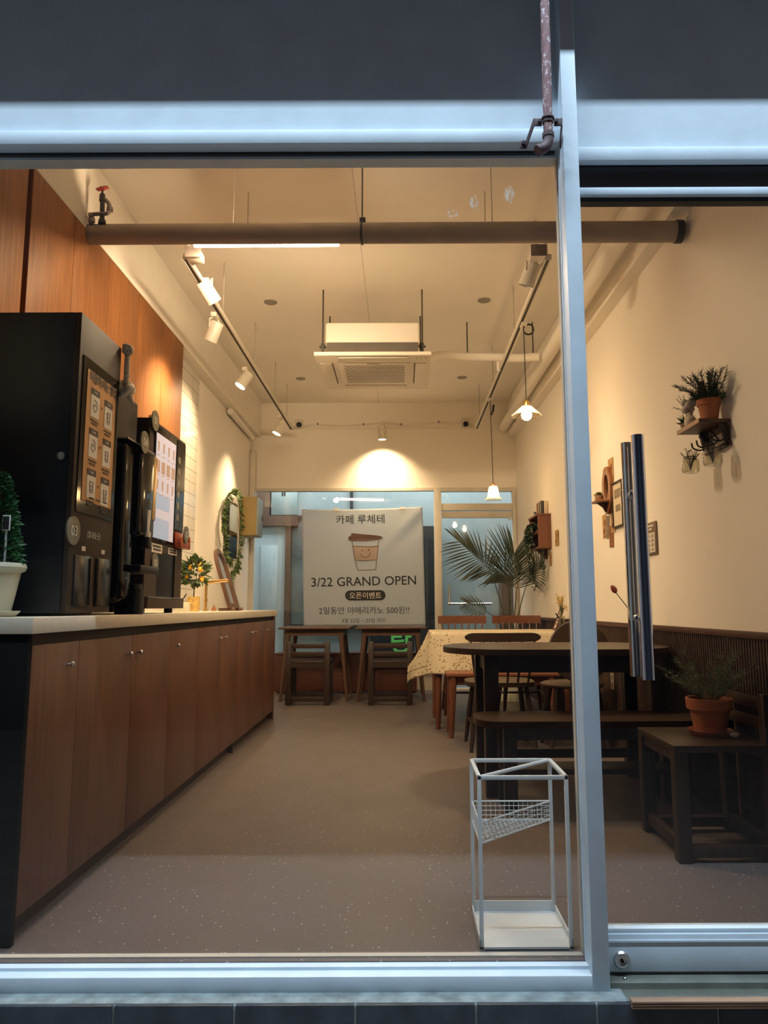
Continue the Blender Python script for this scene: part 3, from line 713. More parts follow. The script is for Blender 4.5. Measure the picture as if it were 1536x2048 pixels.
cv = MB().lathe([(.0, 0), (.058, 0), (.058, .10), (.05, .105), (.05, .125), (.02, .135), (0, .135)], (-1.15, 3.08, .922), 32)
obj('drain_bucket', cv, 'gloss_black', t)
lo = MB().ring((-1.207, 3.06, 1.185), (1, 0, 0), .034, .003, 28, 6); lo.tube([(-1.206, 3.03, 1.185), (-1.206, 3.09, 1.185)], .003, 6)
obj('emblem', lo, 'white_ink', t)
st = obj('sticker', MB().box(-1.209, -1.206, 3.03, 3.09, 1.135, 1.16), 'white_paper', t)
plate(t, '04', (-1.10, 3.035, 1.651), .048)

# ------------------------------------------------------------------ coffee kiosk (01 02 05)
t = thing('coffee_machine', 'dark taupe coffee vending machine with a lit touch screen and plates 01 and 05', 'machine', (-1.45, 3.66, .922))
KX = -1.2
obj('housing', MB().box(-1.74, KX-.005, 3.385, 3.955, 1.0, 1.855, .006), 'black', t)
face_ = MB()
face_.box(KX-.01, KX, 3.385, 3.955, 1.262, 1.855, .003); face_.box(KX-.01, KX, 3.385, 3.556, .985, 1.262); face_.box(KX-.01, KX, 3.84, 3.955, .985, 1.262); face_.box(KX-.01, KX, 3.55, 3.85, 1.222, 1.262)
obj('front_panel', face_, 'taupe', t)
obj('drip_base', MB().box(-1.74, KX+.02, 3.39, 3.95, .945, .995, .004), 'taupe', t)
obj('base_strip', MB().box(KX+.0, KX+.022, 3.39, 3.95, .996, 1.0), 'steel', t)
for yy in (3.46, 3.88):
    for xx in (-1.68, -1.24): obj('foot', MB().cyl((xx, yy, .922), (xx, yy, .948), .022), 'black', t)
nb = obj('cup_niche', MB().box(KX-.16, KX-.15, 3.552, 3.845, 1.0, 1.222).box(KX-.16, KX-.01, 3.552, 3.556, 1.0, 1.222).box(KX-.16, KX-.01, 3.841, 3.845, 1.0, 1.222), 'gloss_black', t)
sub('nozzle', MB().cyl((KX-.03, 3.64, 1.15), (KX-.03, 3.64, 1.222), .017), 'steel', nb)
scr = obj('screen_bezel', MB().box(KX, KX+.006, 3.445, 3.778, 1.27, 1.838, .002), 'gloss_black', t)
sub('screen', MB().box(KX+.006, KX+.0075, 3.462, 3.765, 1.285, 1.80), 'screen', scr, label='lit pale violet menu screen')
for r_ in range(3):
    for c_ in range(4):
        y = 3.495+c_*.078; z = 1.735-r_*.095
        pics = MB()
        if r_ == 1: pics.box(KX+.0074, KX+.0082, y-.026, y+.026, z-.03, z+.03)
        else: pics.prism([(KX+.0074, y-.012, z+.028), (KX+.0074, y+.012, z+.028), (KX+.0074, y+.008, z-.02), (KX+.0074, y-.008, z-.02)], (.0008, 0, 0))
        pics.box(KX+.0074, KX+.0082, y-.016, y+.016, z-.042, z-.038)
        sub('menu_picture', pics, 'tile_pic', scr)
sub('menu_footer', MB().box(KX+.0074, KX+.0081, 3.462, 3.69, 1.285, 1.385).box(KX+.0074, KX+.0081, 3.462, 3.69, 1.43, 1.505), 'screen_blue', scr)
sd = obj('side_panel', MB().box(KX, KX+.004, 3.80, 3.945, 1.36, 1.84), 'gloss_black', t)
for k in range(6): sub('menu_icon', disc(MB(), (KX+.004, 3.84, 1.735-k*.062), (1, 0, 0), .02, .001, 20), 'khaki', sd, label='round beige menu icon')
obj('sticker', MB().box(KX, KX+.002, 3.47, 3.62, 1.215, 1.258), 'white_paper', t); obj('sticker', MB().box(KX, KX+.002, 3.72, 3.86, 1.222, 1.254), 'white_paper', t)
tk = MB()
for (a, b_, z) in ((3.48, 3.61, 1.246), (3.49, 3.60, 1.230), (3.73, 3.85, 1.246), (3.735, 3.845, 1.233)):
    yy = a
    while yy < b_-.008: tk.box(KX+.002, KX+.0028, yy, yy+.009, z-.005, z+.005); yy += .0125
obj('caption', tk, 'ink', t)
plate(t, '01', (KX+.006, 3.425, 1.847), .05); plate(t, '05', (KX+.003, 3.51, 1.165), .045)
obj('warning_lamp', MB().cyl((KX-.03, 3.46, 1.855), (KX-.03, 3.46, 1.885), .006).cyl((KX-.03, 3.56, 1.855), (KX-.03, 3.56, 1.88), .006), 'gold', t)
t2 = thing('card_reader', 'orange card reader with round plate 02 fixed to the coffee machine', 'card reader', (-1.17, 3.86, 1.26))
cr = MB().box(KX+.001, KX+.035, 3.80, 3.955, 1.262, 1.275, .002).box(KX+.001, KX+.01, 3.80, 3.955, 1.262, 1.345, .002).box(KX+.001, KX+.045, 3.94, 3.955, 1.262, 1.33, .003).box(KX+.03, KX+.042, 3.80, 3.955, 1.262, 1.30, .003)
obj('body', cr, 'orange_plastic', t2)
plate(t2, '02', (KX+.044, 3.86, 1.335), .045)

# ------------------------------------------------------------------ things on the counter
def clump(mb, c, R, nleaf, L, Wd, shape=None):
    for _ in range(nleaf):
        while True:
            v = Vector((random.uniform(-1, 1), random.uniform(-1, 1), random.uniform(-1, 1)))
            if .1 < v.length < 1: break
        v = v.normalized() * (v.length ** .4)
        p = Vector(c) + Vector((v.x*R[0], v.y*R[1], v.z*R[2]))
        mb.leaf(p, (v + Vector((random.uniform(-.6, .6), random.uniform(-.6, .6), random.uniform(-.2, .8)))), L*random.uniform(.7, 1.2), Wd*random.uniform(.7, 1.2), k=2)
t = thing('potted_topiary', 'cream flowerpot with a clipped cone bush at the window end of the worktop', 'plant', (-1.345, 2.335, .922))
pc = (-1.322, 2.34, .922)
obj('saucer', MB().lathe([(0, 0), (.075, 0), (.092, .018), (.088, .019), (.07, .006), (0, .006)], pc, 36), 'cream_pot', t)
obj('pot', MB().lathe([(0, .006), (.062, .006), (.085, .135), (.085, .14), (.099, .148), (.103, .158), (.099, .17), (.090, .172), (.084, .15), (0, .14)], pc, 40), 'cream_pot', t)
obj('soil', MB().lathe([(0, .15), (.08, .148), (.085, .145)], pc, 24), 'soil', t)
bu = MB()
for k in range(1500):
    z = random.uniform(0, 1) ** .9; a = random.uniform(0, 2*PI); rr = .082*(1-z)**.55*random.uniform(.7, 1.03)+.008
    bu.leaf((pc[0]+rr*math.cos(a), pc[1]+min(.8, 1)*rr*math.sin(a)*.85, .922+.165+z*.30), (math.cos(a), math.sin(a), random.uniform(-.2, .9)), random.uniform(.012, .024), random.uniform(.008, .013), k=2)
obj('foliage', bu, 'leaf_bush', t)
obj('stem', MB().tube([(pc[0], pc[1], 1.06), (pc[0], pc[1], 1.36)], .012, 8), 'stem', t)
t = thing('plant_tag', 'small black plant tag on a white stake stuck in the cream pot', 'plant tag', (-1.262, 2.305, 1.07))
obj('stake', MB().box(-1.2655, -1.2595, 2.303, 2.306, 1.065, 1.20), 'white_metal', t)
pl = obj('label_plate', MB().box(-1.276, -1.250, 2.299, 2.304, 1.195, 1.245, .002), 'white_metal', t)
sub('print', MB().box(-1.273, -1.253, 2.2975, 2.299, 1.199, 1.241), 'ink', pl)
# lemon tree
t = thing('potted_lemon_tree', 'little lemon tree in a golden woven pot on the worktop', 'plant', (-1.49, 5.22, .922))
lc = (-1.49, 5.22, .922)
obj('pot', MB().lathe([(0, 0), (.042, 0), (.046, .05), (.044, .105), (.036, .105), (.036, .09), (0, .09)], lc, 28), 'straw', t)
tr = MB(); tr.tube([(-1.49, 5.22, 1.0), (-1.488, 5.22, 1.06), (-1.485, 5.22, 1.12)], [.006, .005, .004], 6)
for a in range(5):
    q = Vector((random.uniform(-.07, .07), random.uniform(-.05, .05), random.uniform(.07, .16)))
    tr.tube([(-1.486, 5.22, 1.08), Vector((-1.486, 5.22, 1.08))+q*.5, Vector((-1.486, 5.22, 1.08))+q], [.0035, .003, .002], 5)
obj('trunk', tr, 'stem', t)
lf = MB(); clump(lf, (-1.482, 5.22, 1.2), (.078, .06, .092), 150, .062, .030)
obj('foliage', lf, 'leaf_lemon', t)
for q in [(-1.53, 5.18, 1.165), (-1.432, 5.17, 1.215), (-1.43, 5.2, 1.15), (-1.50, 5.16, 1.23), (-1.46, 5.24, 1.26)]:
    obj('lemon', MB().ball(q, (.017, .017, .021), 14, 10), 'lemon', t)
# card holder with a pen
t = thing('card_holder', 'small cream card box with a pen beside the golden pot', 'box', (-1.47, 4.93, .922))
obj('box', MB().box(-1.52, -1.44, 4.90, 4.97, .922, .985, .003), 'cream_pot', t)
obj('pen', MB().cyl((-1.49, 4.93, .983), (-1.455, 4.925, 1.04), .004), 'ink', t)
obj('card_stand', MB().box(-1.515, -1.485, 4.905, 4.912, .98, 1.02), 'white_paper', t)
# faucet
fa = MB().tube(bez([(-1.465, 5.45, .922), (-1.465, 5.45, 1.09), (-1.46, 5.45, 1.125), (-1.43, 5.45, 1.138), (-1.30, 5.45, 1.15)], 8), .0125, 12).cyl((-1.465, 5.45, .922), (-1.465, 5.45, .935), .02).cyl((-1.31, 5.45, 1.128), (-1.31, 5.45, 1.15), .009)
t = thing('faucet', 'gold kitchen tap rising from the worktop', 'tap', (-1.465, 5.45, .922))
obj('spout', fa, 'gold', t)
obj('lever', MB().cyl((-1.465, 5.45, 1.0), (-1.465, 5.49, 1.01), .006).cyl((-1.465, 5.44, 1.0), (-1.465, 5.462, 1.0), .013), 'gold', t)
tag(obj('sink_stopper', MB().lathe([(0, 0), (.016, 0), (.016, .025), (.006, .03), (.006, .045), (0, .047)], (-1.42, 5.52, .922), 16), 'copper'), 'small copper knob standing behind the gold tap', 'stopper')
# arched stand mirror leaning back to the wall
t = thing('arched_mirror', 'arched brown wooden stand mirror leaning on the worktop', 'mirror', (-1.34, 5.72, .922))
def mp(y, h): # point on the leaning mirror plane
    return Vector((-1.325 - h*.30, 5.72 + y, .94 + h*.955))
def arch(w, h0, h1, n=20):
    p = [(-w, h0)]; 
    for k in range(n+1):
        a = PI - PI*k/n; p.append((w*math.cos(a), h1 + w*math.sin(a)))
    p.append((w, h0)); return p
out = [mp(*q) for q in arch(.155, 0, .33)]; inn = [mp(*q) for q in arch(.118, .035, .33)]
fm = MB(); nrm = Vector((.955, 0, .30)); off = nrm*.024
A = [fm.bm.verts.new(p) for p in out]; B = [fm.bm.verts.new(p) for p in inn]; A2 = [fm.bm.verts.new(p+off) for p in out]; B2 = [fm.bm.verts.new(p+off) for p in inn]
for i in range(len(A)):
    j = (i+1) % len(A)
    for q in ((A2[i], A2[j], B2[j], B2[i]), (A[j], A[i], B[i], B[j]), (A[i], A[j], A2[j], A2[i]), (B[j], B[i], B2[i], B2[j])): fm.face(q)
obj('frame', fm, 'walnut', t)
obj('glass', MB().prism([p+nrm*.004 for p in inn], nrm*.006), 'mirror', t)
for yy in (-.13, .13):
    obj('foot', MB().box(-1.40, -1.28, 5.72+yy-.014, 5.72+yy+.014, .922, .945, .006).ball((-1.285, 5.72+yy, .936), .014), 'walnut', t)
# ------------------------------------------------------------------ furniture
def leg4(t, mat, pts):
    for (p0, p1, r0, r1) in pts: obj('leg', MB().cyl(p0, p1, r0, r1, 14), mat, t)
# low square wooden chairs (built facing +Y, back at -Y)
def low_chair(name, label, group):
    t = thing(name, label, 'chair', group=group); w, d = .38, .40; P = .052
    for sx in (-1, 1):
        x = sx*(w/2)
        obj('leg', MB().box(x-P/2, x+P/2, -d/2, -d/2+P, 0, .61, .003), 'darkwood', t, label='back leg running up as backrest post')
        obj('leg', MB().box(x-P/2, x+P/2, d/2-P, d/2, 0, .40, .003), 'darkwood', t)
        obj('runner', MB().box(x-P/2+.004, x+P/2-.004, -d/2+P, d/2-P, .02, .06, .002), 'darkwood', t)
    obj('seat', MB().box(-w/2-P/2, w/2+P/2, -d/2+.01, d/2, .398, .424, .003), 'darkwood_x', t)
    obj('apron', MB().box(-w/2+P/2, w/2-P/2, -d/2+.01, -d/2+.03, .36, .398).box(-w/2+P/2, w/2-P/2, d/2-.03, d/2-.01, .36, .398), 'darkwood', t)
    for z in (.468, .545): obj('back_slat', MB().box(-w/2+P/2, w/2-P/2, -d/2+.012, -d/2+.036, z, z+.045, .003), 'darkwood_x', t)
    for yy in (-d/2+.012, d/2-.04): obj('stretcher', MB().box(-w/2+P/2, w/2-P/2, yy, yy+.028, .035, .08, .002), 'darkwood', t)
    return t
G = 'low square dark wood chairs'
ca = low_chair('low_chair', 'low square dark wood chair tucked under the back table nearer the counter', G); place(ca, (-.925, 7.42, 0))
cb = copy_tree(ca); place(cb, (-.115, 7.40, 0), 0, 'low square dark wood chair tucked under the back table nearer the floral cloth')
cc = copy_tree(ca); place(cc, (1.225, 3.045, 0), PI/2, 'low square dark wood chair with a terracotta fern pot on its seat')
# two splay-legged tables under the banner
def splay_table(label):
    t = thing('splay_leg_table', label, 'table', group='small tables under the banner')
    obj('tabletop', MB().box(-.365, .365, -.34, .34, .722, .742, .004), 'walnut', t)
    ap = MB()
    for y in (-.27, .25): ap.box(-.30, .30, y, y+.02, .655, .722)
    for x in (-.30, .28): ap.box(x, x+.02, -.25, .25, .655, .722)
    obj('apron', ap, 'walnut', t)
    for sx in (-1, 1):
        for sy in (-1, 1): obj('leg', MB().cyl((sx*.265, sy*.25, .722), (sx*.338, sy*.30, 0), .027, .015, 16), 'walnut', t)
    return t
ta = splay_table('brown splay-legged table under the banner nearer the counter'); place(ta, (-.90, 7.83, 0))
tb = copy_tree(ta); place(tb, (-.115, 7.80, 0), 0, 'brown splay-legged table under the banner nearer the floral cloth')
# mahogany box bench below the back window
t = thing('window_bench', 'long reddish brown wooden box bench below the back window', 'bench', (-.62, 8.35, 0))
obj('front_board', MB().box(-1.42, .163, 8.20, 8.22, .02, .42, .002), 'box_wood', t)
obj('seat_board', MB().box(-1.42, .165, 8.195, 8.475, .42, .437, .002), 'box_wood', t)
obj('side_board', MB().box(.143, .163, 8.22, 8.475, .02, .42).box(-1.42, -1.40, 8.22, 8.475, .02, .42), 'box_wood', t)
for x in (-1.38, -.66, -.56, .1): obj('foot', MB().box(x, x+.04, 8.23, 8.27, 0, .022), 'dark_recess', t)

# cloth table at the plant wall
t = thing('dining_table', 'red brown dining table under the floral cloth', 'table', (.8, 6.13, 0))
obj('tabletop', MB().box(.25, 1.34, 5.80, 6.46, .715, .742, .003), 'redwood_x', t)
obj('apron', MB().box(.31, 1.28, 5.85, 5.87, .65, .715).box(.31, 1.28, 6.39, 6.41, .65, .715).box(.30, .32, 5.87, 6.39, .65, .715), 'redwood_x', t)
for x in (.292, 1.29):
    for y in (5.83, 6.42): obj('leg', MB().cyl((x, y, .715), (x-.012 if x < 1 else x+.01, y-.005, 0), .032, .019, 16), 'redwood', t)
CX0, CX1, CY0, CY1, CZ = .235, 1.355, 5.785, 6.475, .746
def cloth_fn(u, v):
    # u along x (0..1 incl. drop on the free side), v along y (0..1 incl. drop in front and behind)
    dl, df = .27, .335
    su = u*(CX1-CX0+dl) - dl; sv = v*((CY1-CY0)+2*df) - df
    ox = min(0, su); oyf = min(0, sv); oyb = max(0, sv-(CY1-CY0))
    x = CX0+max(0, su); y = CY0+min(max(0, sv), CY1-CY0); z = CZ
    drop = 0
    if ox < 0: drop += -ox
    if oyf < 0: drop += -oyf
    if oyb > 0: drop += oyb
    f = -oyf; l = -ox
    if l > 0 and f > 0:  # hanging corner flares outwards
        m = min(l, f); z = CZ - max(l, f) - m*.18; x = CX0 - m*.62; y = CY0 - m*.35
    elif l > 0 and oyb > 0:
        m = min(l, oyb); z = CZ - max(l, oyb) - m*.18; x = CX0 - m*.5; y = CY1 + m*.3
    else: z = CZ - drop
    k = drop/.33
    if drop > 0:
        if f > 0: y -= k*(.012+.012*math.sin(x*17+1.1)+.007*math.sin(x*39)); z += .012*k*math.sin(x*6)
        if oyb > 0: y += k*(.012+.012*math.sin(x*16)+.007*math.sin(x*35))
        if l > 0: x -= k*(.02+.014*math.sin(y*21+.5))
    return (x, y, z)
cl = MB().grid(cloth_fn, 84, 84)
co = tag(obj('tablecloth', cl, 'cloth', solid=.002, smooth=60), 'cream tablecloth with small brown flowers draped over the dining table', 'tablecloth')
# red brown bench in front of the cloth
t = thing('bench', 'plain red brown bench standing in front of the floral tablecloth', 'bench', (.75, 5.56, 0))
obj('seat', MB().box(.325, 1.16, 5.42, 5.70, .437, .462, .006), 'redwood_x', t)
obj('apron', MB().box(.37, 1.12, 5.455, 5.472, .375, .437).box(.37, 1.12, 5.648, 5.665, .375, .437), 'redwood_x', t)
for sx, x in ((-1, .375), (1, 1.10)):
    for y, yy in ((5.455, 5.43), (5.665, 5.69)): obj('leg', MB().cyl((x, y, .44), (x+sx*.02, yy, 0), .029, .019, 16), 'redwood', t)

def spindle_chair(name, label, wood_, woodx, group, wide=.46, top=.86, railh=.075, seat_z=.44, curve=.05, n=7, round_rail=False):
    """faces +Y, backrest at -Y"""
    t = thing(name, label, 'chair', group=group); w = wide
    sm = MB()
    pts = []
    for k in range(28):
        a = 2*PI*k/28; ca, sa = math.cos(a), math.sin(a)
        pts.append((math.copysign(abs(ca)**.55, ca)*(w*.47)*(1 - .05*sa), math.copysign(abs(sa)**.55, sa)*.21, seat_z-.014))
    sm.prism(pts, (0, 0, .03)); bmesh.ops.bevel(sm.bm, geom=sm.bm.edges[:], offset=.005, segments=2, affect='EDGES')
    obj('seat', sm, woodx, t)
    for sx in (-1, 1):
        for sy in (-1, 1): obj('leg', MB().tube([(sx*w*.33, sy*.14, seat_z-.01), (sx*w*.38, sy*.17, seat_z*.5), (sx*w*.43, sy*.205, 0)], [.015, .019, .013], 12), wood_, t)
        obj('side_stretcher', MB().tube([(sx*w*.395, -.18, .17), (sx*w*.392, 0, .17), (sx*w*.395, .18, .17)], [.008, .011, .008], 8), wood_, t)
    obj('stretcher', MB().tube([(-w*.392, 0, .17), (0, 0, .17), (w*.392, 0, .17)], [.008, .011, .008], 8), wood_, t)
    def back(u, h):  # u -1..1
        return Vector((u*w*.5*(.9+.1*(h-seat_z)/(top-seat_z)), -.165-.075*(h-seat_z)/(top-seat_z)*1.2 - curve*(1-u*u), h))
    rings = []
    for k in range(21):
        u = -1+2*k/20; e = 1 if not round_rail else max(.3, (1-abs(u)**16))
        z0, z1 = top-railh/2-railh/2*e, top-railh/2+railh/2*e; a = back(u, top); th_ = .011
        rings.append([(a.x, a.y-th_, z0), (a.x, a.y+th_, z0), (a.x, a.y+th_, z1), (a.x, a.y-th_, z1)])
    rl = MB().rings(rings); bmesh.ops.bevel(rl.bm, geom=[e for e in rl.bm.edges if e.calc_face_angle(0) > .9], offset=.003, segments=2, affect='EDGES')
    obj('top_rail', rl, woodx, t)
    for k in range(n):
        u = -.86+1.72*k/(n-1)
        b = Vector((u*w*.40, -.17-.018*(1-u*u), seat_z+.008)); e = back(u, top-railh+.01)
        obj('spindle', MB().tube([b, b.lerp(e, .5), e], [.0075, .0095, .007], 8), wood_, t)
    return t
g = 'red wood spindle chairs behind the floral table'
s1 = spindle_chair('spindle_chair', 'red wood spindle chair behind the floral table, nearer the banner', 'redwood', 'redwood_x', g)
place(s1, (.575, 6.76, 0), PI)
s2 = copy_tree(s1); place(s2, (1.095, 6.76, 0), PI, 'red wood spindle chair behind the floral table, nearer the plant wall')
w1c = spindle_chair('windsor_chair', 'dark spindle-back chair with rounded top rail behind the dark oval table', 'darkwood', 'darkwood_x', 'dark chairs behind the oval table', wide=.50, top=.775, railh=.058, seat_z=.43, n=6, round_rail=True, curve=.04)
place(w1c, (.665, 5.11, 0), 0)
# round-backed dark chair
t = thing('round_back_chair', 'dark chair with a big round wooden disc for a backrest', 'chair', group='dark chairs behind the oval table')
sm = MB().lathe([(0, .405), (.2, .405), (.215, .415), (.215, .425), (.2, .433), (0, .433)], (0, .02, 0), 36)
obj('seat', sm, 'darkwood_x', t)
dk = MB().lathe([(0, -.011), (.195, -.011), (.202, -.004), (.202, .004), (.195, .011), (0, .011)], (0, -.20, .655), 48, (0, -1, .12)); obj('backrest', dk, 'darkwood_x', t)
obj('back_post', MB().box(-.06, -.03, -.20, -.17, .43, .60).box(.03, .06, -.20, -.17, .43, .60), 'darkwood', t)
for sx in (-1, 1):
    for sy in (-1, 1): obj('leg', MB().cyl((sx*.13, .02+sy*.12, .41), (sx*.19, .02+sy*.17, 0), .022, .014, 14), 'darkwood', t)
place(t, (1.165, 5.05, 0), 0)

# dark oval table and its bench
def stadium(x0, x1, y0, y1, r, z, n=10):
    p = []
    for cx, cy, a0 in ((x1-r, y0+r, -PI/2), (x1-r, y1-r, 0), (x0+r, y1-r, PI/2), (x0+r, y0+r, PI)):
        for k in range(n+1):
            a = a0+PI/2*k/n; p.append((cx+r*math.cos(a), cy+r*math.sin(a), z))
    return p
t = thing('oval_dining_table', 'dark stained dining table with rounded ends standing behind the umbrella rack', 'table', (.85, 4.05, 0))
tp = MB().prism(stadium(.226, 1.43, 3.66, 4.40, .34, .705), (0, 0, .03)); bmesh.ops.bevel(tp.bm, geom=[e for e in tp.bm.edges if e.calc_face_angle(0) > .9], offset=.006, segments=2, affect='EDGES')
obj('tabletop', tp, 'darkwood_x', t)
obj('apron', MB().box(.45, 1.30, 3.80, 3.825, .61, .705).box(.45, 1.30, 4.235, 4.26, .61, .705), 'darkwood', t)
for x in (.455, 1.30):
    for y in (3.80, 4.25): obj('leg', MB().box(x-.036, x+.036, y-.036, y+.036, 0, .706, .004), 'darkwood', t)
obj('end_rail', MB().box(.44, .47, 3.83, 4.22, .61, .705), 'darkwood', t)
obj('foot_rail', MB().box(.48, 1.28, 4.23, 4.26, .10, .15, .003), 'darkwood_x', t)
t = thing('bench', 'dark stained bench with rounded corners in front of the dark oval table', 'bench', (.9, 3.72, 0))
tp = MB().prism(stadium(.345, 1.41, 3.42, 3.76, .12, .392), (0, 0, .032)); bmesh.ops.bevel(tp.bm, geom=[e for e in tp.bm.edges if e.calc_face_angle(0) > .9], offset=.005, segments=2, affect='EDGES')
obj('seat', tp, 'darkwood_x', t)
for x in (.50, 1.3):
    for y in (3.49, 3.69): obj('leg', MB().box(x-.03, x+.03, y-.03, y+.03, 0, .393, .003), 'darkwood', t)
obj('apron', MB().box(.52, 1.28, 3.48, 3.50, .33, .392)  .box(.52, 1.28, 3.68, 3.70, .33, .392), 'darkwood', t)
obj('shelf_board', MB().box(.47, 1.33, 3.50, 3.68, .17, .195, .003), 'darkwood_x', t)

# terracotta fern on the near low chair
t = thing('potted_fern', 'feathery fern in a terracotta pot with saucer on the low chair', 'plant', (1.262, 3.06, .424))
fc = (1.262, 3.06, .424)
obj('saucer', MB().lathe([(0, 0), (.075, 0), (.092, .022), (.088, .022), (.072, .006), (0, .006)], fc, 36), 'terracotta', t)
obj('pot', MB().lathe([(0, .006), (.06, .006), (.078, .105), (.088, .105), (.092, .148), (.083, .148), (.076, .12), (0, .12)], fc, 40), 'terracotta', t)
obj('soil', MB().lathe([(0, .135), (.075, .132), (.08, .128)], fc, 24), 'soil', t)
fn = MB(); stm = MB()
for k in range(46):
    a = random.uniform(0, 2*PI); L = random.uniform(.14, .27); out_ = random.uniform(.15, .85)
    b0 = Vector(fc)+Vector((.03*math.cos(a), .03*math.sin(a), .135))
    d_ = Vector((math.cos(a)*out_, math.sin(a)*out_, 1)).normalized()
    pts = [b0 + d_*L*q + Vector((math.cos(a), math.sin(a), -.6))*(.07*q*q*out_) for q in (0, .25, .5, .75, 1)]
    for p in pts: p.x = min(p.x, 1.41)
    stm.tube(pts, [.0016, .0014, .0012, .001, .0006], 4)
    cur = bez(pts, 4)
    for i in range(3, len(cur)-1):
        for s_ in range(4):
            fn.leaf(cur[i], Vector((random.uniform(-1, 1), random.uniform(-1, 1), random.uniform(-.1, 1.0))), random.uniform(.014, .036), .0055, k=1)
obj('frond', fn, 'leaf_fern', t, recalc=False); obj('stem', stm, 'green_stem', t)
tag(obj('pebble', MB().ball((1.325, 2.985, .436), (.022, .014, .012)), 'cotton'), 'small pale pebble lying beside the terracotta saucer', 'pebble')

# white wire umbrella rack
t = thing('umbrella_rack', 'white wire umbrella rack with a mesh corner basket behind the window', 'umbrella rack', (.34, 2.25, 0))
RX0, RX1, RY0, RY1, RT = .214, .474, 2.155, 2.40, .468
q = .0055
for x in (RX0+q, RX1-q):
    for y in (RY0+q, RY1-q): obj('post', MB().box(x-q, x+q, y-q, y+q, 0, RT, .001), 'white_metal', t)
tf = MB()
for y in (RY0+q, RY1-q): tf.box(RX0, RX1, y-q, y+q, RT-.011, RT, .001)
for x in (RX0+q, RX1-q): tf.box(x-q, x+q, RY0, RY1, RT-.011, RT, .001)
obj('top_frame', tf, 'white_metal', t)
d0, d1_ = Vector((RX0+q, RY0+q, RT-.005)), Vector((RX1-q, RY1-q, RT-.005))
obj('diagonal_bar', MB().tube([d0, d1_], .006, 8), 'white_metal', t)
bp_ = MB().box(RX0, RX1, RY0, RY1, .004, .010).box(RX0, RX1, RY1-.004, RY1, .004, .04).box(RX0, RX0+.003, RY0, RY1, .004, .03).box(RX1-.003, RX1, RY0, RY1, .004, .03)
obj('drip_tray', bp_, 'white_metal', t)
BT, BB = .338, .282
wm = MB(); A_, B_, C_ = Vector((RX0+q, RY0+q, 0)), Vector((RX0+q, RY1-q, 0)), Vector((RX1-q, RY1-q, 0))
for z in (BT, BB):
    for a, b in ((A_, B_), (B_, C_), (C_, A_)): wm.tube([a+Vector((0, 0, z)), b+Vector((0, 0, z))], .0026, 6)
obj('basket_rim', wm, 'white_metal', t)
wg = MB()
for a, b, n in ((A_, B_, 12), (B_, C_, 17), (C_, A_, 20)):
    for k in range(1, n):
        p = a.lerp(b, k/n); wg.tube([p+Vector((0, 0, BB)), p+Vector((0, 0, BT))], .0009, 4)
    for k in range(1, 4):
        z = BB+(BT-BB)*k/4; wg.tube([a+Vector((0, 0, z)), b+Vector((0, 0, z))], .0009, 4)
for k in range(1, 18):
    f = k/18; wg.tube([B_.lerp(C_, f)+Vector((0, 0, BB)), A_.lerp(C_, f)+Vector((0, 0, BB))], .0009, 4)
for k in range(1, 15):
    f = k/15; wg.tube([B_.lerp(A_, f)+Vector((0, 0, BB)), C_.lerp(A_, f)+Vector((0, 0, BB))], .0009, 4)
obj('basket_mesh', wg, 'white_metal', t)
# ------------------------------------------------------------------ ceiling: pipes, tracks, lamps, air conditioner
TZ = 2.975
# big grey pipe across the room
t = thing('ceiling_pipe', 'thick grey painted pipe running across the room below the ceiling', 'pipe', (-.15, 3.5, 2.85))
pa, pb = Vector((-1.684, 3.70, 2.955)), Vector((1.455, 3.52, 2.86))
pm = [pa.lerp(pb, k/10) for k in range(11)]
obj('pipe', MB().tube(pm, .0535, 24), 'pipe_grey', t)
obj('end_flange', MB().tube([pb.lerp(pa, .012), pb.lerp(pa, .001)], .058, 24), 'iron', t)
hb = MB(); mid = pa.lerp(pb, .472)
hb.tube([mid + Vector((0, 0, .05)), Vector((mid.x, mid.y, ZC))], .004, 8); obj('hanger_rod', hb, 'rod', t)
obj('hanger_clamp', MB().ring(mid, pb-pa, .055, .006, 28, 6).box(mid.x-.014, mid.x+.018, mid.y-.012, mid.y+.012, mid.z+.05, mid.z+.085, .003), 'iron', t)
for f in (.25, .69):
    m_ = pa.lerp(pb, f); obj('hanger_rod', MB().tube([m_+Vector((0, 0, .05)), Vector((m_.x, m_.y+.02, ZC))], .003, 6), 'pale_rod', t)
# valve on the pipe
t = thing('shutoff_valve', 'black shut-off valve with a red handwheel on the grey pipe', 'valve', (-1.60, 3.66, 3.0))
v0 = Vector((-1.60, 3.655, 2.99))
obj('stem', MB().cyl(v0, v0+Vector((-.005, 0, .165)), .013, .012).cyl(v0, v0+Vector((0, 0, .022)), .021, .018).cyl(v0+Vector((-.004, 0, .13)), v0+Vector((-.006, 0, .17)), .017, .014), 'iron', t)
hw = MB(); hc = v0+Vector((-.008, 0, .205)); hw.lathe([(.020, -.004), (.030, -.006), (.033, 0), (.030, .006), (.020, .004)], hc, 30, (-.12, -.8, .8), wob=lambda a, z: .12*math.cos(6*a))
for k in range(3):
    u, v_ = frame((-.12, -.8, .8)); a = PI*k/3; o_ = (u*math.cos(a)+v_*math.sin(a))*.026; hw.tube([hc-o_, hc+o_], .004, 6)
hw.ball(hc, .009); obj('handwheel', hw, 'red', t)
obj('wheel_neck', MB().cyl(v0+Vector((-.006, 0, .165)), hc, .006), 'iron', t)
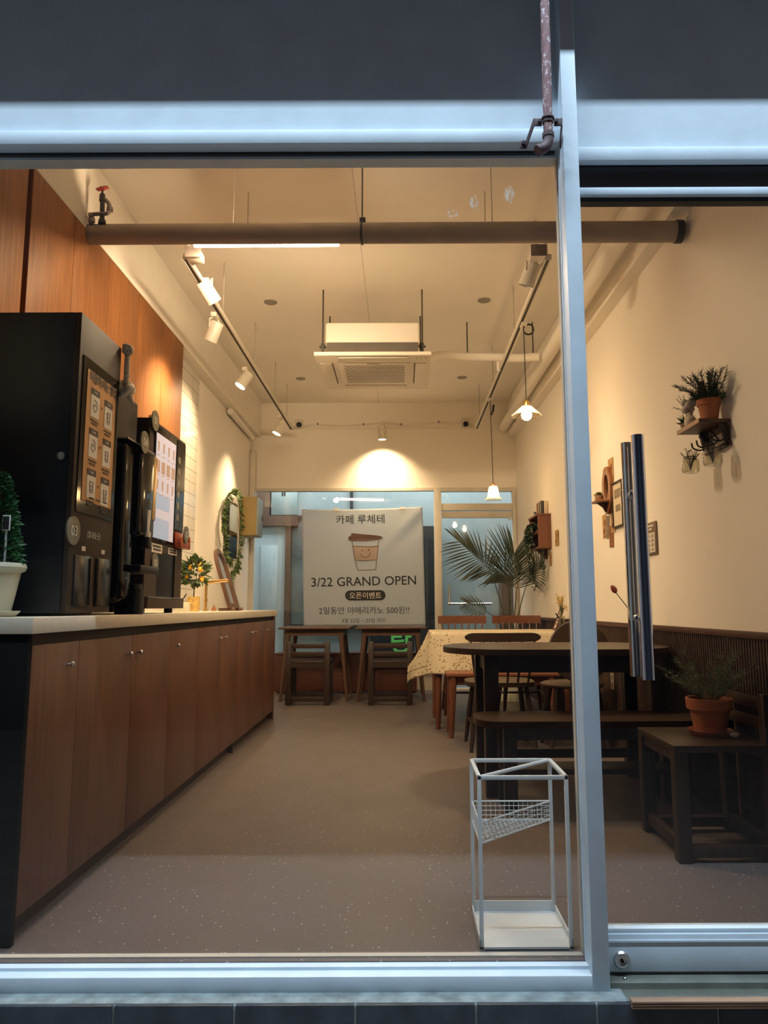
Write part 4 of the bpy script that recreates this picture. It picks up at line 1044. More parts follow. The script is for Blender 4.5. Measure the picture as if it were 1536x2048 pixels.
el = MB().tube(bez([v0+Vector((0, .0, .15)), v0+Vector((.025, .01, .125)), v0+Vector((.034, .01, .09)), v0+Vector((.02, .0, .06)), v0+Vector((-.03, -.005, .055)), v0+Vector((-.058, -.005, .045)), v0+Vector((-.058, 0, .0))], 5), .011, 10)
for p, d_ in (((.034, .01, .09), (0, 0, 1)), ((-.058, -.005, .045), (1, 0, .3)), ((-.055, -.003, .02), (0, 0, 1))):
    el.cyl(v0+Vector(p)-Vector(d_).normalized()*.01, v0+Vector(p)+Vector(d_).normalized()*.01, .017)
obj('bypass_fitting', el, 'galv', t)

# pipe along the ceiling beam above the plant wall
tag(obj('water_pipe', MB().tube([(1.30, 2.2, 3.07), (1.225, 8.49, 3.07)], .055, 20), 'beam'), 'pale painted pipe running along the ceiling beam on the plant wall', 'pipe')
# refrigerant line from the air conditioner
t = thing('insulated_pipe', 'wrapped cream pipe hung between the air conditioner and the beam', 'pipe', (.7, 5.98, 3.07))
obj('pipe', MB().tube(bez([(.11, 5.82, 2.93), (.22, 5.85, 3.0), (.33, 5.93, 3.06), (.55, 6.03, 3.085), (.8, 6.03, 3.08), (1.0, 6.0, 3.06), (1.18, 5.97, 3.06)], 6), .036, 14), 'beam', t)
for x in (.573, 1.14): obj('hanger_rod', MB().tube([(x, 6.02, 3.11), (x, 6.02, ZC)], .006, 6), 'rod', t)
obj('branch', MB().tube([(.84, 6.04, 3.07), (.845, 6.05, 2.96)], .017, 8), 'beam', t)

# track rails
def spot_head(t, c, aim, lit=True, r=.047, L=.14, body='cream_metal'):
    """lamp head as part of its own spotlight thing; c = pivot"""
    aim = Vector(aim).normalized(); c = Vector(c); a = c - aim*L*.40; b = c + aim*L*.60
    h = obj('lamp_head', MB().tube([a, a+aim*.006, b-aim*.004, b], [r*.86, r*.95, r, r*1.02], 28, caps=False).lathe([(0, 0), (r*.86, 0)], a, 28, aim), body, t)
    sub('lens', disc(MB(), b-aim*.012, aim, r*.93, .004, 28), 'lens' if lit else 'hole', h)
    u, v = frame(aim)
    if abs(u.z) > abs(v.z): u = v
    top = Vector((c.x, c.y, TZ-.035))
    y = MB()
    for s_ in (-1, 1): y.tube([c+u*(r+.004)*s_, c+u*(r+.004)*s_+Vector((0, 0, .06)), top+u*.012*s_], .0055, 6)
    obj('yoke', y, body, t)
    obj('track_adapter', MB().box(top.x-.02, top.x+.02, top.y-.045, top.y+.045, TZ-.045, TZ-.012, .004), body, t)
    return b, aim
def spotlight(label, c, aim, energy, lit=True, cone=125, blend=1.0, size=.05, **k):
    t = thing('track_spotlight', label, 'spotlight', c, 'cream track spotlights')
    b, a = spot_head(t, c, aim, lit, **k)
    if energy: lamp('spot_bulb', 'SPOT', b+a*.01, energy, WARM, a, spot_size=math.radians(cone), spot_blend=blend, shadow_soft_size=size)
def track(label, x, y0, y1, hang):
    t = thing('track_rail', label, 'track', (x, (y0+y1)/2, TZ), 'white lighting tracks')
    obj('rail', MB().box(x-.020, x+.020, y0, y1, TZ-.010, TZ+.022, .002).box(x-.020, x-.010, y0, y1, TZ-.014, TZ-.009).box(x+.010, x+.020, y0, y1, TZ-.014, TZ-.009), 'cream_metal', t)
    obj('slot', MB().box(x-.0098, x+.0098, y0+.01, y1-.01, TZ-.0115, TZ-.0095), 'dark_recess', t)
    for y in hang: obj('hanger_rod', MB().tube([(x, y, TZ+.02), (x, y, ZC)], .004, 6), 'pale_rod', t)
track('white lighting track hung along the counter wall', -1.256, 4.0, 8.12, [4.9, 6.0, 7.0, 7.75])
track('white lighting track hung along the plant wall', .865, 4.02, 8.12, [4.35, 5.3, 6.6, 7.8])
spotlight('cream spotlight close behind the grey pipe on the counter-side track', (-1.20, 4.28, 2.90), (.3, .35, -.5), 150)
spotlight('big cream spotlight aimed at the wood cabinets on the counter-side track', (-1.285, 4.80, 2.85), (-.40, .22, -.85), 130, cone=112)
spotlight('cream spotlight seen from behind on the middle of the counter-side track', (-1.32, 5.95, 2.87), (-.42, -.2, -.75), 70)
spotlight('cream spotlight nearest the back wall on the counter-side track', (-1.285, 7.50, 2.84), (-.36, -.16, -.85), 110, cone=85)
spotlight('cream spotlight by the junction box on the plant-side track', (.78, 4.12, 2.93), (-.3, .30, -.8), 150, lit=False, size=.12)
# back wall spotlight pointing straight down
t = thing('track_spotlight', 'cream spotlight pointing straight down over the banner', 'spotlight', (-.22, 8.20, 2.84), 'cream track spotlights')
TZs = TZ; TZ = 3.085
b_, a_ = spot_head(t, (-.22, 8.24, 2.95), (0, 0.02, -1), True, L=.13)
obj('mount_bar', MB().box(-.24, -.20, 8.22, 8.499, 3.07, 3.09), 'cream_metal', t)
TZ = TZs
lamp('spot_bulb', 'SPOT', b_+Vector((0, 0, -.01)), 100, WARM, (0, .42, -1), spot_size=math.radians(120), spot_blend=1.0, shadow_soft_size=.03)
# cross rail at the front with junction boxes, lit linear tube
t = thing('track_rail', 'white cross rail behind the grey pipe joining both tracks', 'track', (-.2, 4.0, TZ), 'white lighting tracks')
obj('rail', MB().box(-1.256, .865, 4.0, 4.035, 3.092, 3.115, .002), 'cream_metal', t)
for x in (-.9, .5): obj('hanger_rod', MB().tube([(x, 4.018, 3.11), (x, 4.018, ZC)], .003, 6), 'pale_rod', t)
for x in (-1.24, .85): obj('drop_link', MB().box(x-.012, x+.012, 4.005, 4.03, TZ+.02, 3.095, .002), 'cream_metal', t)
for nm, x in (('beige junction box where the counter-side track starts', -1.20), ('beige junction box where the plant-side track starts', .80)):
    t = thing('junction_box', nm, 'box', (x, 4.0, TZ-.02), 'track junction boxes')
    obj('body', MB().box(x-.042, x+.042, 3.965, 4.06, TZ-.015, TZ+.03, .004), 'cream_metal', t)
    obj('cover', MB().box(x-.046, x+.046, 3.955, 3.965, TZ-.02, TZ+.05, .003), 'galv', t)
t = thing('tube_light', 'lit white tube light clipped to the back of the grey pipe', 'lamp', (-.73, 3.74, 2.92))
q0, q1 = Vector((-1.13, 3.756, 2.926)), Vector((-.337, 3.728, 2.914))
obj('tube', MB().tube([q0, q1], .0165, 14), 'led', t)
ba = MB().prism([q0+Vector((0, -.016, .022)), q1+Vector((0, -.016, .022)), q1+Vector((0, .05, .022)), q0+Vector((0, .05, .022))], (0, 0, .014))  # base made extra wide to block the tube's upward light on the ceiling
obj('base', ba, 'cream_metal', t)
for f in (.1, .9):
    p = q0.lerp(q1, f); obj('clip', MB().tube([p+Vector((0, 0, .015)), p+Vector((0, -.045, .03))], .006, 6), 'cream_metal', t)
# round grey discs in the ceiling
for i, (x, y, w_) in enumerate([(-1.05, 5.58, 'counter side, nearer the window'), (.67, 5.56, 'plant side, nearer the window'), (-1.08, 7.56, 'counter side, nearer the back wall'), (.657, 7.54, 'plant side, nearer the back wall')]):
    tag(obj('ceiling_speaker', MB().lathe([(0, -.004), (.044, -.004), (.05, -.006), (.054, 0), (0, 0)], (x, y, ZC), 32), 'grey_speaker'), 'round grey speaker disc in the ceiling, ' + w_, 'speaker', 'ceiling speakers')

# air conditioner
t = thing('air_conditioner', 'cream ceiling cassette air conditioner hung on rods in the room centre', 'air conditioner', (-.21, 5.635, 2.8))
AX0, AX1, AY0, AY1, AZ = -.648, .228, 5.20, 6.05, 2.805
obj('body', MB().box(-.575, .145, 5.29, 5.96, 2.93, 3.10, .02, seg=3), 'ac', t)
obj('foam_collar', MB().box(-.56, .13, 5.28, 5.97, AZ+.03, 2.935), 'ac_dark', t)
fr_ = MB()
xs = [AX0, -.47, .05, AX1]; ys = [AY0, 5.37, 5.88, AY1]
fr_.box(AX0, AX1, AY0, AY1, AZ, AZ+.03, .006)
obj('panel_frame', fr_, 'ac', t)
gp = obj('intake_grille', MB().box(-.49, .07, 5.36, 5.89, AZ-.007, AZ+.001, .003), 'ac', t)
hl = MB()
for r_ in range(13):
    for c_ in range(21):
        x = -.435+c_*.0224+(.0112 if r_ % 2 else 0); y = 5.42+r_*.0345
        hl.tube([(x, y, AZ-.0078), (x, y, AZ-.0068)], .0088, 6)
sub('perforation', hl, 'hole', gp)
fl = MB().box(-.47, .05, 5.235, 5.325, AZ-.008, AZ+.0, .003)
obj('air_flap', fl, 'ac', t); obj('air_flap', MB().box(-.47, .05, 5.925, 6.015, AZ-.008, AZ, .003), 'ac', t)
obj('air_flap', MB().box(-.62, -.53, 5.37, 5.88, AZ-.008, AZ, .003), 'ac', t); obj('air_flap', MB().box(.11, .20, 5.37, 5.88, AZ-.008, AZ, .003), 'ac', t)
obj('flap_gap', MB().box(-.475, .055, 5.229, 5.235, AZ-.002, AZ+.001).box(-.475, .055, 5.325, 5.330, AZ-.002, AZ+.001).box(-.53, -.524, 5.37, 5.88, AZ-.002, AZ+.001).box(.104, .11, 5.37, 5.88, AZ-.002, AZ+.001), 'hole', t)
obj('badge', MB().box(-.26, -.16, 5.368, 5.376, AZ-.0085, AZ-.0065), 'hole', t)
obj('indicator', MB().box(.115, .125, 5.255, 5.262, AZ-.001, AZ+.001).box(.15, .16, 5.255, 5.262, AZ-.001, AZ+.001).box(.18, .20, 5.255, 5.262, AZ-.001, AZ+.001), 'hole', t)
for x in (-.60, .165):
    for y in (5.36, 5.88):
        rd = obj('hanger_rod', MB().tube([(x, y, 2.87), (x, y, ZC)], .006, 8), 'rod', t)
        sub('bracket', MB().box(x-.025, x+.025, y-.014, y+.014, 2.925, 2.935).box(x-.014, x+.014, y-.012, y+.012, 2.935, 2.955).box(x-.02, x+.05 if x < 0 else x-.05, y-.012, y+.012, 2.86, 2.875).box(x-.011, x+.011, y-.011, y+.011, 2.875, 2.925), 'rod', rd)

# security cameras and cable on the back wall
for x, nm in ((-1.22, 'by the counter-side track'), (.775, 'by the plant-side track')):
    t = thing('security_camera', 'small white camera with black lens on the back wall ' + nm, 'camera', (x, 8.44, 3.10), 'cameras on the back wall')
    obj('housing', MB().box(x-.045, x+.045, 8.42, 8.499, 3.07, 3.17, .006), 'cream_metal', t)
    obj('lens_hood', MB().tube([(x+(.008 if x < 0 else -.008), 8.425, 3.10), (x+(.008 if x < 0 else -.008), 8.385, 3.092)], .032, 20), 'black', t)
    obj('side_arm', MB().box(x-.09 if x < 0 else x+.03, x-.03 if x < 0 else x+.10, 8.46, 8.499, 3.08, 3.09), 'cream_metal', t)
cpt = [(-1.19, 8.485, 3.095), (-1.0, 8.485, 3.125), (-.75, 8.485, 3.105), (-.45, 8.485, 3.12), (-.22, 8.485, 3.14), (0, 8.485, 3.115), (.25, 8.485, 3.12), (.45, 8.485, 3.145), (.6, 8.485, 3.13), (.75, 8.485, 3.12)]
t = thing('wall_cable', 'pale cable strung in waves between the two cameras on the back wall', 'cable', (-.2, 8.48, 3.1))
obj('cable', MB().tube(bez(cpt, 6), .0095, 8), 'beam', t); obj('cable_rail', MB().box(-1.15, .72, 8.478, 8.499, 3.062, 3.070), 'beam', t)
for p in cpt[1:-1:2]: obj('clip', MB().box(p[0]-.008, p[0]+.008, 8.474, 8.499, p[2]-.012, p[2]+.012, .003), 'galv', t)

# pendant lamps
t = thing('pendant_lamp', 'pendant lamp with a flat pleated flower shade and coiled black cord', 'lamp', (.888, 5.0, 2.32), 'glass pendant lamps')
P = Vector((.888, 5.0, 2.30))
cd = obj('cord', MB().tube([(.888, 5.0, 2.40), (.883, 5.0, TZ-.012)], .0035, 6), 'cord', t)
obj('cord_coil', MB().ring((.918, 5.0, 2.985-.06), (.1, 1, .15), .036, .0035, 28, 6).ring((.919, 5.004, 2.98-.06), (.15, 1, .05), .037, .0035, 28, 6), 'cord', t)
obj('track_adapter', MB().box(.862, .905, 4.955, 5.04, TZ-.03, TZ-.012, .003), 'cream_metal', t)
obj('cap', MB().lathe([(0, .045), (.012, .045), (.022, .03), (.024, -.005), (0, -.005)], P+Vector((0, 0, .055)), 24), 'brass', t)
obj('shade', MB().lathe([(.024, .052), (.034, .050), (.055, .030), (.078, .008), (.101, -.012), (.103, -.016)], P, 96, wob=lambda a, z: .035*math.cos(8*a)*max(0, (.05-z)/.06)+.022*math.cos(32*a)), 'shade_glass', t, solid=.002, smooth=20)
obj('bulb', MB().lathe([(0, -.047), (.018, -.044), (.033, -.03), (.037, -.010), (.032, .012), (.018, .03), (.012, .05)], P, 24), 'bulb', t)
t = thing('pendant_lamp', 'pendant lamp with a small clear bell shade in front of the back door', 'lamp', (.885, 6.9, 2.03), 'glass pendant lamps')
P = Vector((.885, 6.9, 2.015))
obj('cord', MB().tube([(.885, 6.9, 2.12), (.872, 6.9, TZ-.012)], .0035, 6), 'cord', t)
obj('cord_clip', MB().tube([(.895, 6.895, 2.83), (.905, 6.89, 2.90)], .011, 8).tube([(.882, 6.9, 2.80), (.898, 6.9, 2.85)], .008, 8), 'cord', t)
obj('track_adapter', MB().box(.85, .892, 6.86, 6.94, TZ-.03, TZ-.012, .003), 'cream_metal', t)
obj('cap', MB().lathe([(0, .04), (.010, .04), (.020, .028), (.021, 0), (0, 0)], P+Vector((0, 0, .075)), 24), 'copper', t)
obj('shade', MB().lathe([(.020, .082), (.036, .078), (.046, .05), (.052, 0), (.060, -.03), (.078, -.048), (.080, -.052)], P, 72, wob=lambda a, z: .03*math.cos(8*a)*max(0, (.03-z)/.08)+.02*math.cos(24*a)), 'shade_glass', t, solid=.002, smooth=20)
obj('bulb', MB().lathe([(0, -.03), (.016, -.027), (.026, -.012), (.026, .01), (.016, .032), (.010, .06)], P, 20), 'bulb', t)
# ------------------------------------------------------------------ banner
BA = [Vector((-1.13, 8.44, .735)), Vector((.272, 8.44, .735)), Vector((.248, 8.455, 2.112)), Vector((-1.172, 8.455, 2.088))]
def ban(u, v, lift=0):
    p = BA[0].lerp(BA[1], u).lerp(BA[3].lerp(BA[2], u), v)
    # soft pull fold from the upper corner and faint waves
    d = (u-1)*.72 + (1-v)*.70; e = (1-u)+(1-v)
    p.y += -.016*math.exp(-(d/.045)**2)*max(0, 1-e/.75)*min(1, e/.1) + .010*math.exp(-((d-.09)/.05)**2)*max(0, 1-e/.8) - .004*math.sin(u*9+v*4)*v*(1-v)*4
    p.z -= .012*math.sin(PI*u)*v**6
    p.y -= lift
    return p
t = thing('banner', 'white banner with a smiling coffee cup and grand open lettering over the back window', 'banner', (-.45, 8.44, .735))
obj('fabric', MB().grid(lambda u, v: ban(u, v), 70, 70), 'banner', t, solid=.0015, smooth=60)
BW, BH = 1.41, 1.365
def ban_text(mb, body, u, v, width, offset=0, rot=0, height=None):
    me = text_mesh(body, width, height, offset)
    for w_ in me.vertices:
        x, y = w_.co.x*math.cos(rot)-w_.co.y*math.sin(rot), w_.co.x*math.sin(rot)+w_.co.y*math.cos(rot)
        w_.co = ban(u+x/BW, v+y/BH, .004)
    mb.add_mesh(me); bpy.data.meshes.remove(me); return mb
def bl(pts, r, mb, lift=.004): # line drawn on the banner, flat ribbon
    pts = [Vector((p[0], p[1], 0)) for p in pts]; L_, R_ = [], []
    for i, p in enumerate(pts):
        d = pts[min(i+1, len(pts)-1)]-pts[max(i-1, 0)]; n = Vector((-d.y, d.x, 0)).normalized()*r
        L_.append(mb.bm.verts.new(ban((p.x+n.x)/BW+.5, (p.y+n.y)/BH+.5, lift))); R_.append(mb.bm.verts.new(ban((p.x-n.x)/BW+.5, (p.y-n.y)/BH+.5, lift)))
    for i in range(len(pts)-1): mb.face((L_[i], R_[i], R_[i+1], L_[i+1]))
def bp(pts, mb, lift=.003):
    mb.face([mb.bm.verts.new(ban(p[0]/BW+.5, p[1]/BH+.5, lift)) for p in pts])
ink = MB()
ban_text(ink, '카페 루체테', .482, .908, .565, .004)
ban_text(ink, '3/22 GRAND OPEN', .500, .372, 1.215, .006, .012, .105)
ban_text(ink, '2일동안 아메리카노 500원!!', .498, .127, 1.045, -.002, .006)
ban_text(ink, '3월 22일 ~ 23일 까지', .492, .042, .50, -.002)
obj('lettering', ink, 'ink', t, smooth=0)
pill = MB(); pp = []
for k in range(13): a = -PI/2+PI*k/12; pp.append((.015+.176+.058*math.cos(a), -.338+.058*math.sin(a)))
for k in range(13): a = PI/2+PI*k/12; pp.append((.015-.176+.058*math.cos(a), -.338+.058*math.sin(a)))
bp(pp, pill); pl_ = obj('pill_badge', pill, 'ink', t, smooth=0, label='black pill-shaped badge')
wt = MB(); ban_text(wt, '오픈이벤트', .511, .252, .37, .0); 
for v_ in wt.bm.verts: v_.co.y -= .002
sub('lettering', wt, 'white_ink', pl_, smooth=0)
cup = MB(); K = .0058   # one drawing unit
def cx(px, py): return ((px-737)*.00127+.022, (465-py)*.00127+.165)
out = MB()
sl = [cx(*q) for q in ((624, 408), (700, 412), (780, 416), (858, 410), (852, 470), (846, 538), (740, 545), (640, 538), (630, 470))]
bp(sl, cup); obj('cup_sleeve', cup, 'cup_sleeve', t, smooth=0)
lid = MB(); bp([cx(*q) for q in ((588, 330), (600, 318), (616, 318), (618, 292), (700, 300), (800, 310), (858, 318), (890, 326), (890, 344), (860, 352), (740, 360), (620, 358), (596, 352))], lid); obj('cup_lid', lid, 'cup_lid', t, smooth=0)
for ln in ([(618, 358), (626, 410), (634, 470), (642, 538)], [(864, 356), (858, 410), (852, 470), (846, 536)], [(624, 408), (700, 412), (780, 418), (858, 410)], [(640, 538), (700, 545), (770, 544), (846, 538)],
           [(650, 545), (658, 590), (670, 632)], [(840, 543), (836, 590), (832, 628)], [(668, 632), (740, 632), (834, 628)],
           [(588, 330), (600, 318), (616, 318), (618, 292), (700, 300), (800, 310), (858, 318), (892, 326), (890, 346), (740, 362), (620, 360), (594, 352), (588, 330)], [(600, 330), (700, 322), (800, 332), (880, 328)]):
    bl([tuple(c) for c in bez([(*cx(*q), 0) for q in ln], 4)] and [(c.x, c.y) for c in bez([(*cx(*q), 0) for q in ln], 4)], .0036, out)
bl([(cx(740, 470)[0]+.058*math.cos(a), cx(740, 470)[1]+.058*math.sin(a)) for a in [PI*1.03+PI*.94*k/16 for k in range(17)]], .0034, out, .006)
for ex, ey in ((714, 450), (770, 447)):
    bp([(cx(ex, ey)[0]+.0085*math.cos(2*PI*k/12), cx(ex, ey)[1]+.010*math.sin(2*PI*k/12)) for k in range(12)], out, .006)
obj('cup_outline', out, 'cup_line', t, smooth=0)
ey_ = MB()
for u, v in ((.012, .985), (.988, .985), (.985, .02), (.015, .02)): ey_.ring(ban(u, v, .002), (0, 1, 0), .009, .003, 16, 6)
obj('eyelet', ey_, 'steel', t)
obj('corner_patch', MB().prism([ban(.006, .975, .003), ban(.006, .998, .003), ban(.03, .998, .003)], (0, -.0008, 0)), 'grey_ink', t)
obj('tape', MB().box(-.80, -.74, 8.452, 8.518, 2.07, 2.10).box(-.02, .04, 8.452, 8.518, 2.085, 2.112), 'white_ink', t)

# ------------------------------------------------------------------ counter wall: menu board with garland, breaker box, duct
t = thing('menu_board', 'slim dark-framed menu board on the counter wall inside a leafy garland', 'menu board', (XL, 7.5, 1.455))
obj('case', MB().box(XL+.001, XL+.035, 7.31, 7.70, 1.455, 2.03, .003), 'black', t)
obj('display', MB().box(XL+.035, XL+.038, 7.325, 7.685, 1.475, 2.012), 'gloss_black', t)
obj('upper_sheet', MB().box(XL+.038, XL+.040, 7.33, 7.68, 1.73, 2.008), 'alley_metal', t, label='pale grey upper sheet')
t = thing('leaf_garland', 'artificial leafy vine garland draped around the dark menu board', 'garland', (XL, 7.5, 1.3))
gp_ = bez([(XL+.03, 7.42, 1.27), (XL+.035, 7.62, 1.36), (XL+.03, 7.80, 1.55), (XL+.03, 7.84, 1.80), (XL+.03, 7.80, 2.02), (XL+.03, 7.66, 2.13), (XL+.035, 7.45, 2.14), (XL+.03, 7.22, 2.05), (XL+.03, 7.08, 1.92), (XL+.03, 7.05, 1.78), (XL+.03, 7.14, 1.66), (XL+.03, 7.13, 1.50), (XL+.03, 7.24, 1.42), (XL+.035, 7.38, 1.40)], 10)
obj('vine', MB().tube(gp_, .003, 5), 'green_stem', t)
lv = MB()
for p in gp_:
    for _ in range(2):
        d_ = Vector((random.uniform(.1, 1), random.uniform(-1, 1), random.uniform(-1, .5)))
        lv.leaf(p+Vector((.005, random.uniform(-.02, .02), random.uniform(-.02, .02))), d_, random.uniform(.045, .085), random.uniform(.02, .035), k=2)
for b_ in ((XL+.03, 7.42, 1.27), (XL+.03, 7.75, 1.45), (XL+.03, 7.06, 1.8)):
    for k in range(14): lv.leaf(Vector(b_)+Vector((.01, random.uniform(-.05, .05), -random.uniform(0, .12))), (random.uniform(.1, 1), random.uniform(-1, 1), -1), .06, .028, k=2)
obj('leaves', lv, 'leaf_mid', t)
t = thing('breaker_box', 'ochre metal breaker box in the corner beside the back window', 'breaker box', (-1.69, 8.08, 1.75))
obj('box', MB().box(XL+.001, -1.605, 7.95, 8.26, 1.735, 2.165, .003), 'ochre', t)
obj('door', MB().box(-1.605, -1.592, 7.955, 8.255, 1.74, 2.16, .003), 'alley_metal', t, label='pale grey door')
obj('latch', MB().box(-1.592, -1.585, 8.22, 8.235, 1.92, 1.98), 'black', t)
tag(obj('cable_duct', MB().box(-1.785, -1.725, 8.40, 8.498, 1.75, 2.75, .002).box(-1.78, -1.73, 8.42, 8.498, 2.75, 2.80), 'cream_metal'), 'white square cable duct running up the corner above the breaker box', 'duct')
tag(obj('pale_pipe_stub', MB().tube(bez([(XL+.05, 7.2, 2.93), (XL+.045, 7.8, 2.93), (XL+.04, 8.35, 2.93)], 4), .034, 12), 'beam'), 'short pale pipe under the ceiling beam near the back wall', 'pipe')

# ------------------------------------------------------------------ palm behind the floral table
t = thing('potted_palm', 'tall palm with feathered fronds standing by the back door', 'plant', (1.10, 7.55, 0))
obj('pot', MB().lathe([(0, 0), (.13, 0), (.165, .36), (.17, .38), (.155, .38), (.145, .34), (0, .34)], (1.10, 7.55, 0), 32), 'cream_pot', t)
obj('soil', MB().lathe([(0, .35), (.14, .345), (.15, .34)], (1.10, 7.55, 0), 24), 'soil', t)
obj('trunk', MB().tube([(1.10, 7.55, .34), (1.10, 7.55, .55)], [.035, .025], 10), 'green_stem', t)
def frond(pts, t0, L, droop, n=22, wd=.022, flip=None, spread=.9, fwd=.7):
    f = MB(); cur = bez(pts, 10); k = len(cur); st = MB().tube(cur, [max(.0022, .008*(1-i/k)) for i in range(k)], 6)
    for i in range(n):
        q = t0+(1-t0)*(i+.3)/n; idx = min(k-2, int(q*(k-1))); p = cur[idx].lerp(cur[idx+1], q*(k-1)-idx); tan = (cur[idx+1]-cur[idx]).normalized()
        side = tan.cross(Vector((0, -1, .25))).normalized()
        w_ = (q-t0)/(1-t0); ll = L*(.55+.6*math.sin(PI*min(1, w_*.85+.12)))
        for s_ in (-1, 1):
            d_ = (side*s_*spread*(1-.5*w_)+tan*(fwd+.5*w_)+Vector((0, random.uniform(-.35, .15), 0))).normalized()
            d_ = (d_+Vector((0, 0, -droop))).normalized()
            f.leaf(p, d_, ll*random.uniform(.88, 1.08), wd, up=(0, -1, .3), bend=.16+droop*.35, k=4)
    for v in f.bm.verts: v.co.x = min(v.co.x, 1.355)
    r_ = obj('frond', f, 'leaf_palm', t); sub('stalk', st, 'green_stem', r_)
fy = 7.45
frond([(1.10, 7.55, .5), (1.105, fy, .95), (1.11, fy-.02, 1.28), (1.15, fy-.05, 1.49)], .50, .43, .02, 18, .016)
frond([(1.09, 7.55, .5), (1.03, fy, .88), (.94, fy-.08, 1.18), (.86, fy-.12, 1.33), (.74, fy-.2, 1.44), (.56, fy-.25, 1.60)], .52, .30, .40, 18, .018)
frond([(1.11, 7.55, .5), (1.16, 7.3, .86), (1.22, 7.15, 1.14), (1.28, 6.98, 1.24), (1.345, 6.9, 1.33)], .62, .26, .22, 14, .013, spread=.8)
frond([(1.09, 7.55, .5), (.985, fy-.1, .76), (.90, fy-.15, .86), (.78, fy-.2, .925), (.64, fy-.2, .985)], .62, .15, .18, 11, .012)
frond([(1.10, 7.55, .5), (1.09, fy-.05, .92), (1.06, fy-.15, 1.15), (1.02, fy-.25, 1.27), (.93, fy-.35, 1.33)], .55, .30, .30, 13, .014)
frond([(1.11, 7.55, .5), (1.14, fy-.1, .95), (1.15, fy-.2, 1.15), (1.19, fy-.3, 1.30)], .6, .24, .15, 11, .012)

# ------------------------------------------------------------------ plant wall: shelves, pictures, papers
# box shelf with trailing ivy
t = thing('wall_box_shelf', 'open brown wooden box shelf with trailing ivy on the plant wall', 'shelf', (1.32, 6.88, 1.475))
bx = MB(); x0, x1, y0, y1, z0, z1 = 1.255, XR-.001, 6.66, 7.08, 1.475, 1.785
bx.box(x0, x1, y0, y0+.016, z0, z1).box(x0, x1, y1-.016, y1, z0, z1).box(x0, x1, y0, y1, z0, z0+.016).box(x0-.008, x1, y0-.008, y1+.008, z1, z1+.018).box(x0, x1, y0, y1, 1.62, 1.632)
obj('box', bx, 'cube_wood', t); obj('back_board', MB().box(x1-.008, x1-.001, y0+.016, y1-.016, z0+.016, z1), 'dark_recess', t)
obj('lower_bracket', MB().prism([(x0+.01, 6.85, z0), (x1, 6.85, z0), (x1, 6.85, z0-.09), (x1-.03, 6.85, z0-.085)], (0, .018, 0)), 'shelf_wood', t)
tv = thing('trailing_ivy', 'dark trailing ivy spilling down from the brown box shelf', 'plant', (1.30, 6.9, 1.63))
obj('pot', MB().lathe([(0, 0), (.035, 0), (.042, .07), (.036, .07), (0, .06)], (1.31, 6.92, 1.632), 20), 'brown_clay', tv)
iv = MB(); ivs = MB()
for pts in ([(1.30, 6.92, 1.71), (1.24, 6.92, 1.70), (1.215, 6.93, 1.58), (1.22, 6.93, 1.40), (1.235, 6.93, 1.20)], [(1.30, 6.9, 1.71), (1.25, 6.86, 1.69), (1.23, 6.84, 1.55), (1.24, 6.83, 1.35), (1.25, 6.83, 1.12)], [(1.31, 6.95, 1.71), (1.24, 6.99, 1.68), (1.22, 7.0, 1.55), (1.225, 7.0, 1.45)]):
    c_ = bez(pts, 10); ivs.tube(c_, .0025, 5)
    for i, p in enumerate(c_):
        for _ in range(5 if i < 22 else 2): iv.leaf(p+Vector((random.uniform(-.02, .012), random.uniform(-.03, .03), random.uniform(-.02, .02))), (random.uniform(-1, .3), random.uniform(-1, 1), random.uniform(-1, .3)), .04, .028, k=2)
obj('vine', ivs, 'stem', tv); obj('leaves', iv, 'leaf_dark', tv)
for i, (yy, w_, h_, mm, lab) in enumerate([(6.76, .022, .135, 'book_cream', 'cream book standing at the end of the row on the box shelf'), (6.80, .018, .14, 'book_grey', 'dark grey book leaning in the row on the box shelf'), (6.822, .02, .13, 'book_green', 'dark green book in the row on the box shelf'), (6.845, .018, .12, 'book_red', 'dark red book in the row on the box shelf')]):
    bx0, bx1 = ((1.345, 1.375), (1.312, 1.352), (1.298, 1.338), (1.285, 1.325))[i]
    t = thing('book', lab, 'book', (1.32, yy, z1+.018), 'books on the box shelf')
    obj('cover', MB().box(bx0, bx1, yy-w_/2, yy+w_/2, z1+.018, z1+.018+h_, .002), mm, t)
    obj('pages', MB().box(bx0-.002, bx0+.001, yy-w_/2+.003, yy+w_/2-.003, z1+.023, z1+.013+h_), 'print_paper', t)
tag(obj('figurine', MB().ball((1.30, 6.94, z1+.033), (.016, .016, .016)).box(1.285, 1.315, 6.90, 6.98, z1+.018, z1+.03).ball((1.30, 6.97, z1+.045), (.012, .012, .02)), 'yellow'), 'little yellow figurine on top of the box shelf', 'figurine')
tag(obj('toy_bench', MB().box(1.275, 1.325, 6.865, 6.885, z1+.018, z1+.055).box(1.27, 1.33, 6.86, 6.94, z1+.05, z1+.06), 'book_green'), 'tiny dark green stool ornament on top of the box shelf', 'ornament')
def card(name, label, cat, yc, zc, w, h, mat_, tilt=0, group='paper cards on the plant wall', spot=True):
    t = thing(name, label, cat, (XR, yc, zc-h/2), group)
    r_ = Matrix.Rotation(tilt, 4, 'X')
    obj('sheet', MB().box(XR-.0025, XR-.0008, yc-w/2, yc+w/2, zc-h/2, zc+h/2, rot=r_), mat_, t)
    if spot:
        g_ = MB(); g_.ball((XR-.0028, yc-w*.1, zc+h*.15), (.0008, w*.22, h*.16)).ball((XR-.0028, yc+w*.1, zc-h*.2), (.0008, w*.26, h*.12)).box(XR-.0032, XR-.0024, yc-w*.3, yc+w*.3, zc-h*.42, zc-h*.38)
        obj('print', g_, 'kraft_dark', t)
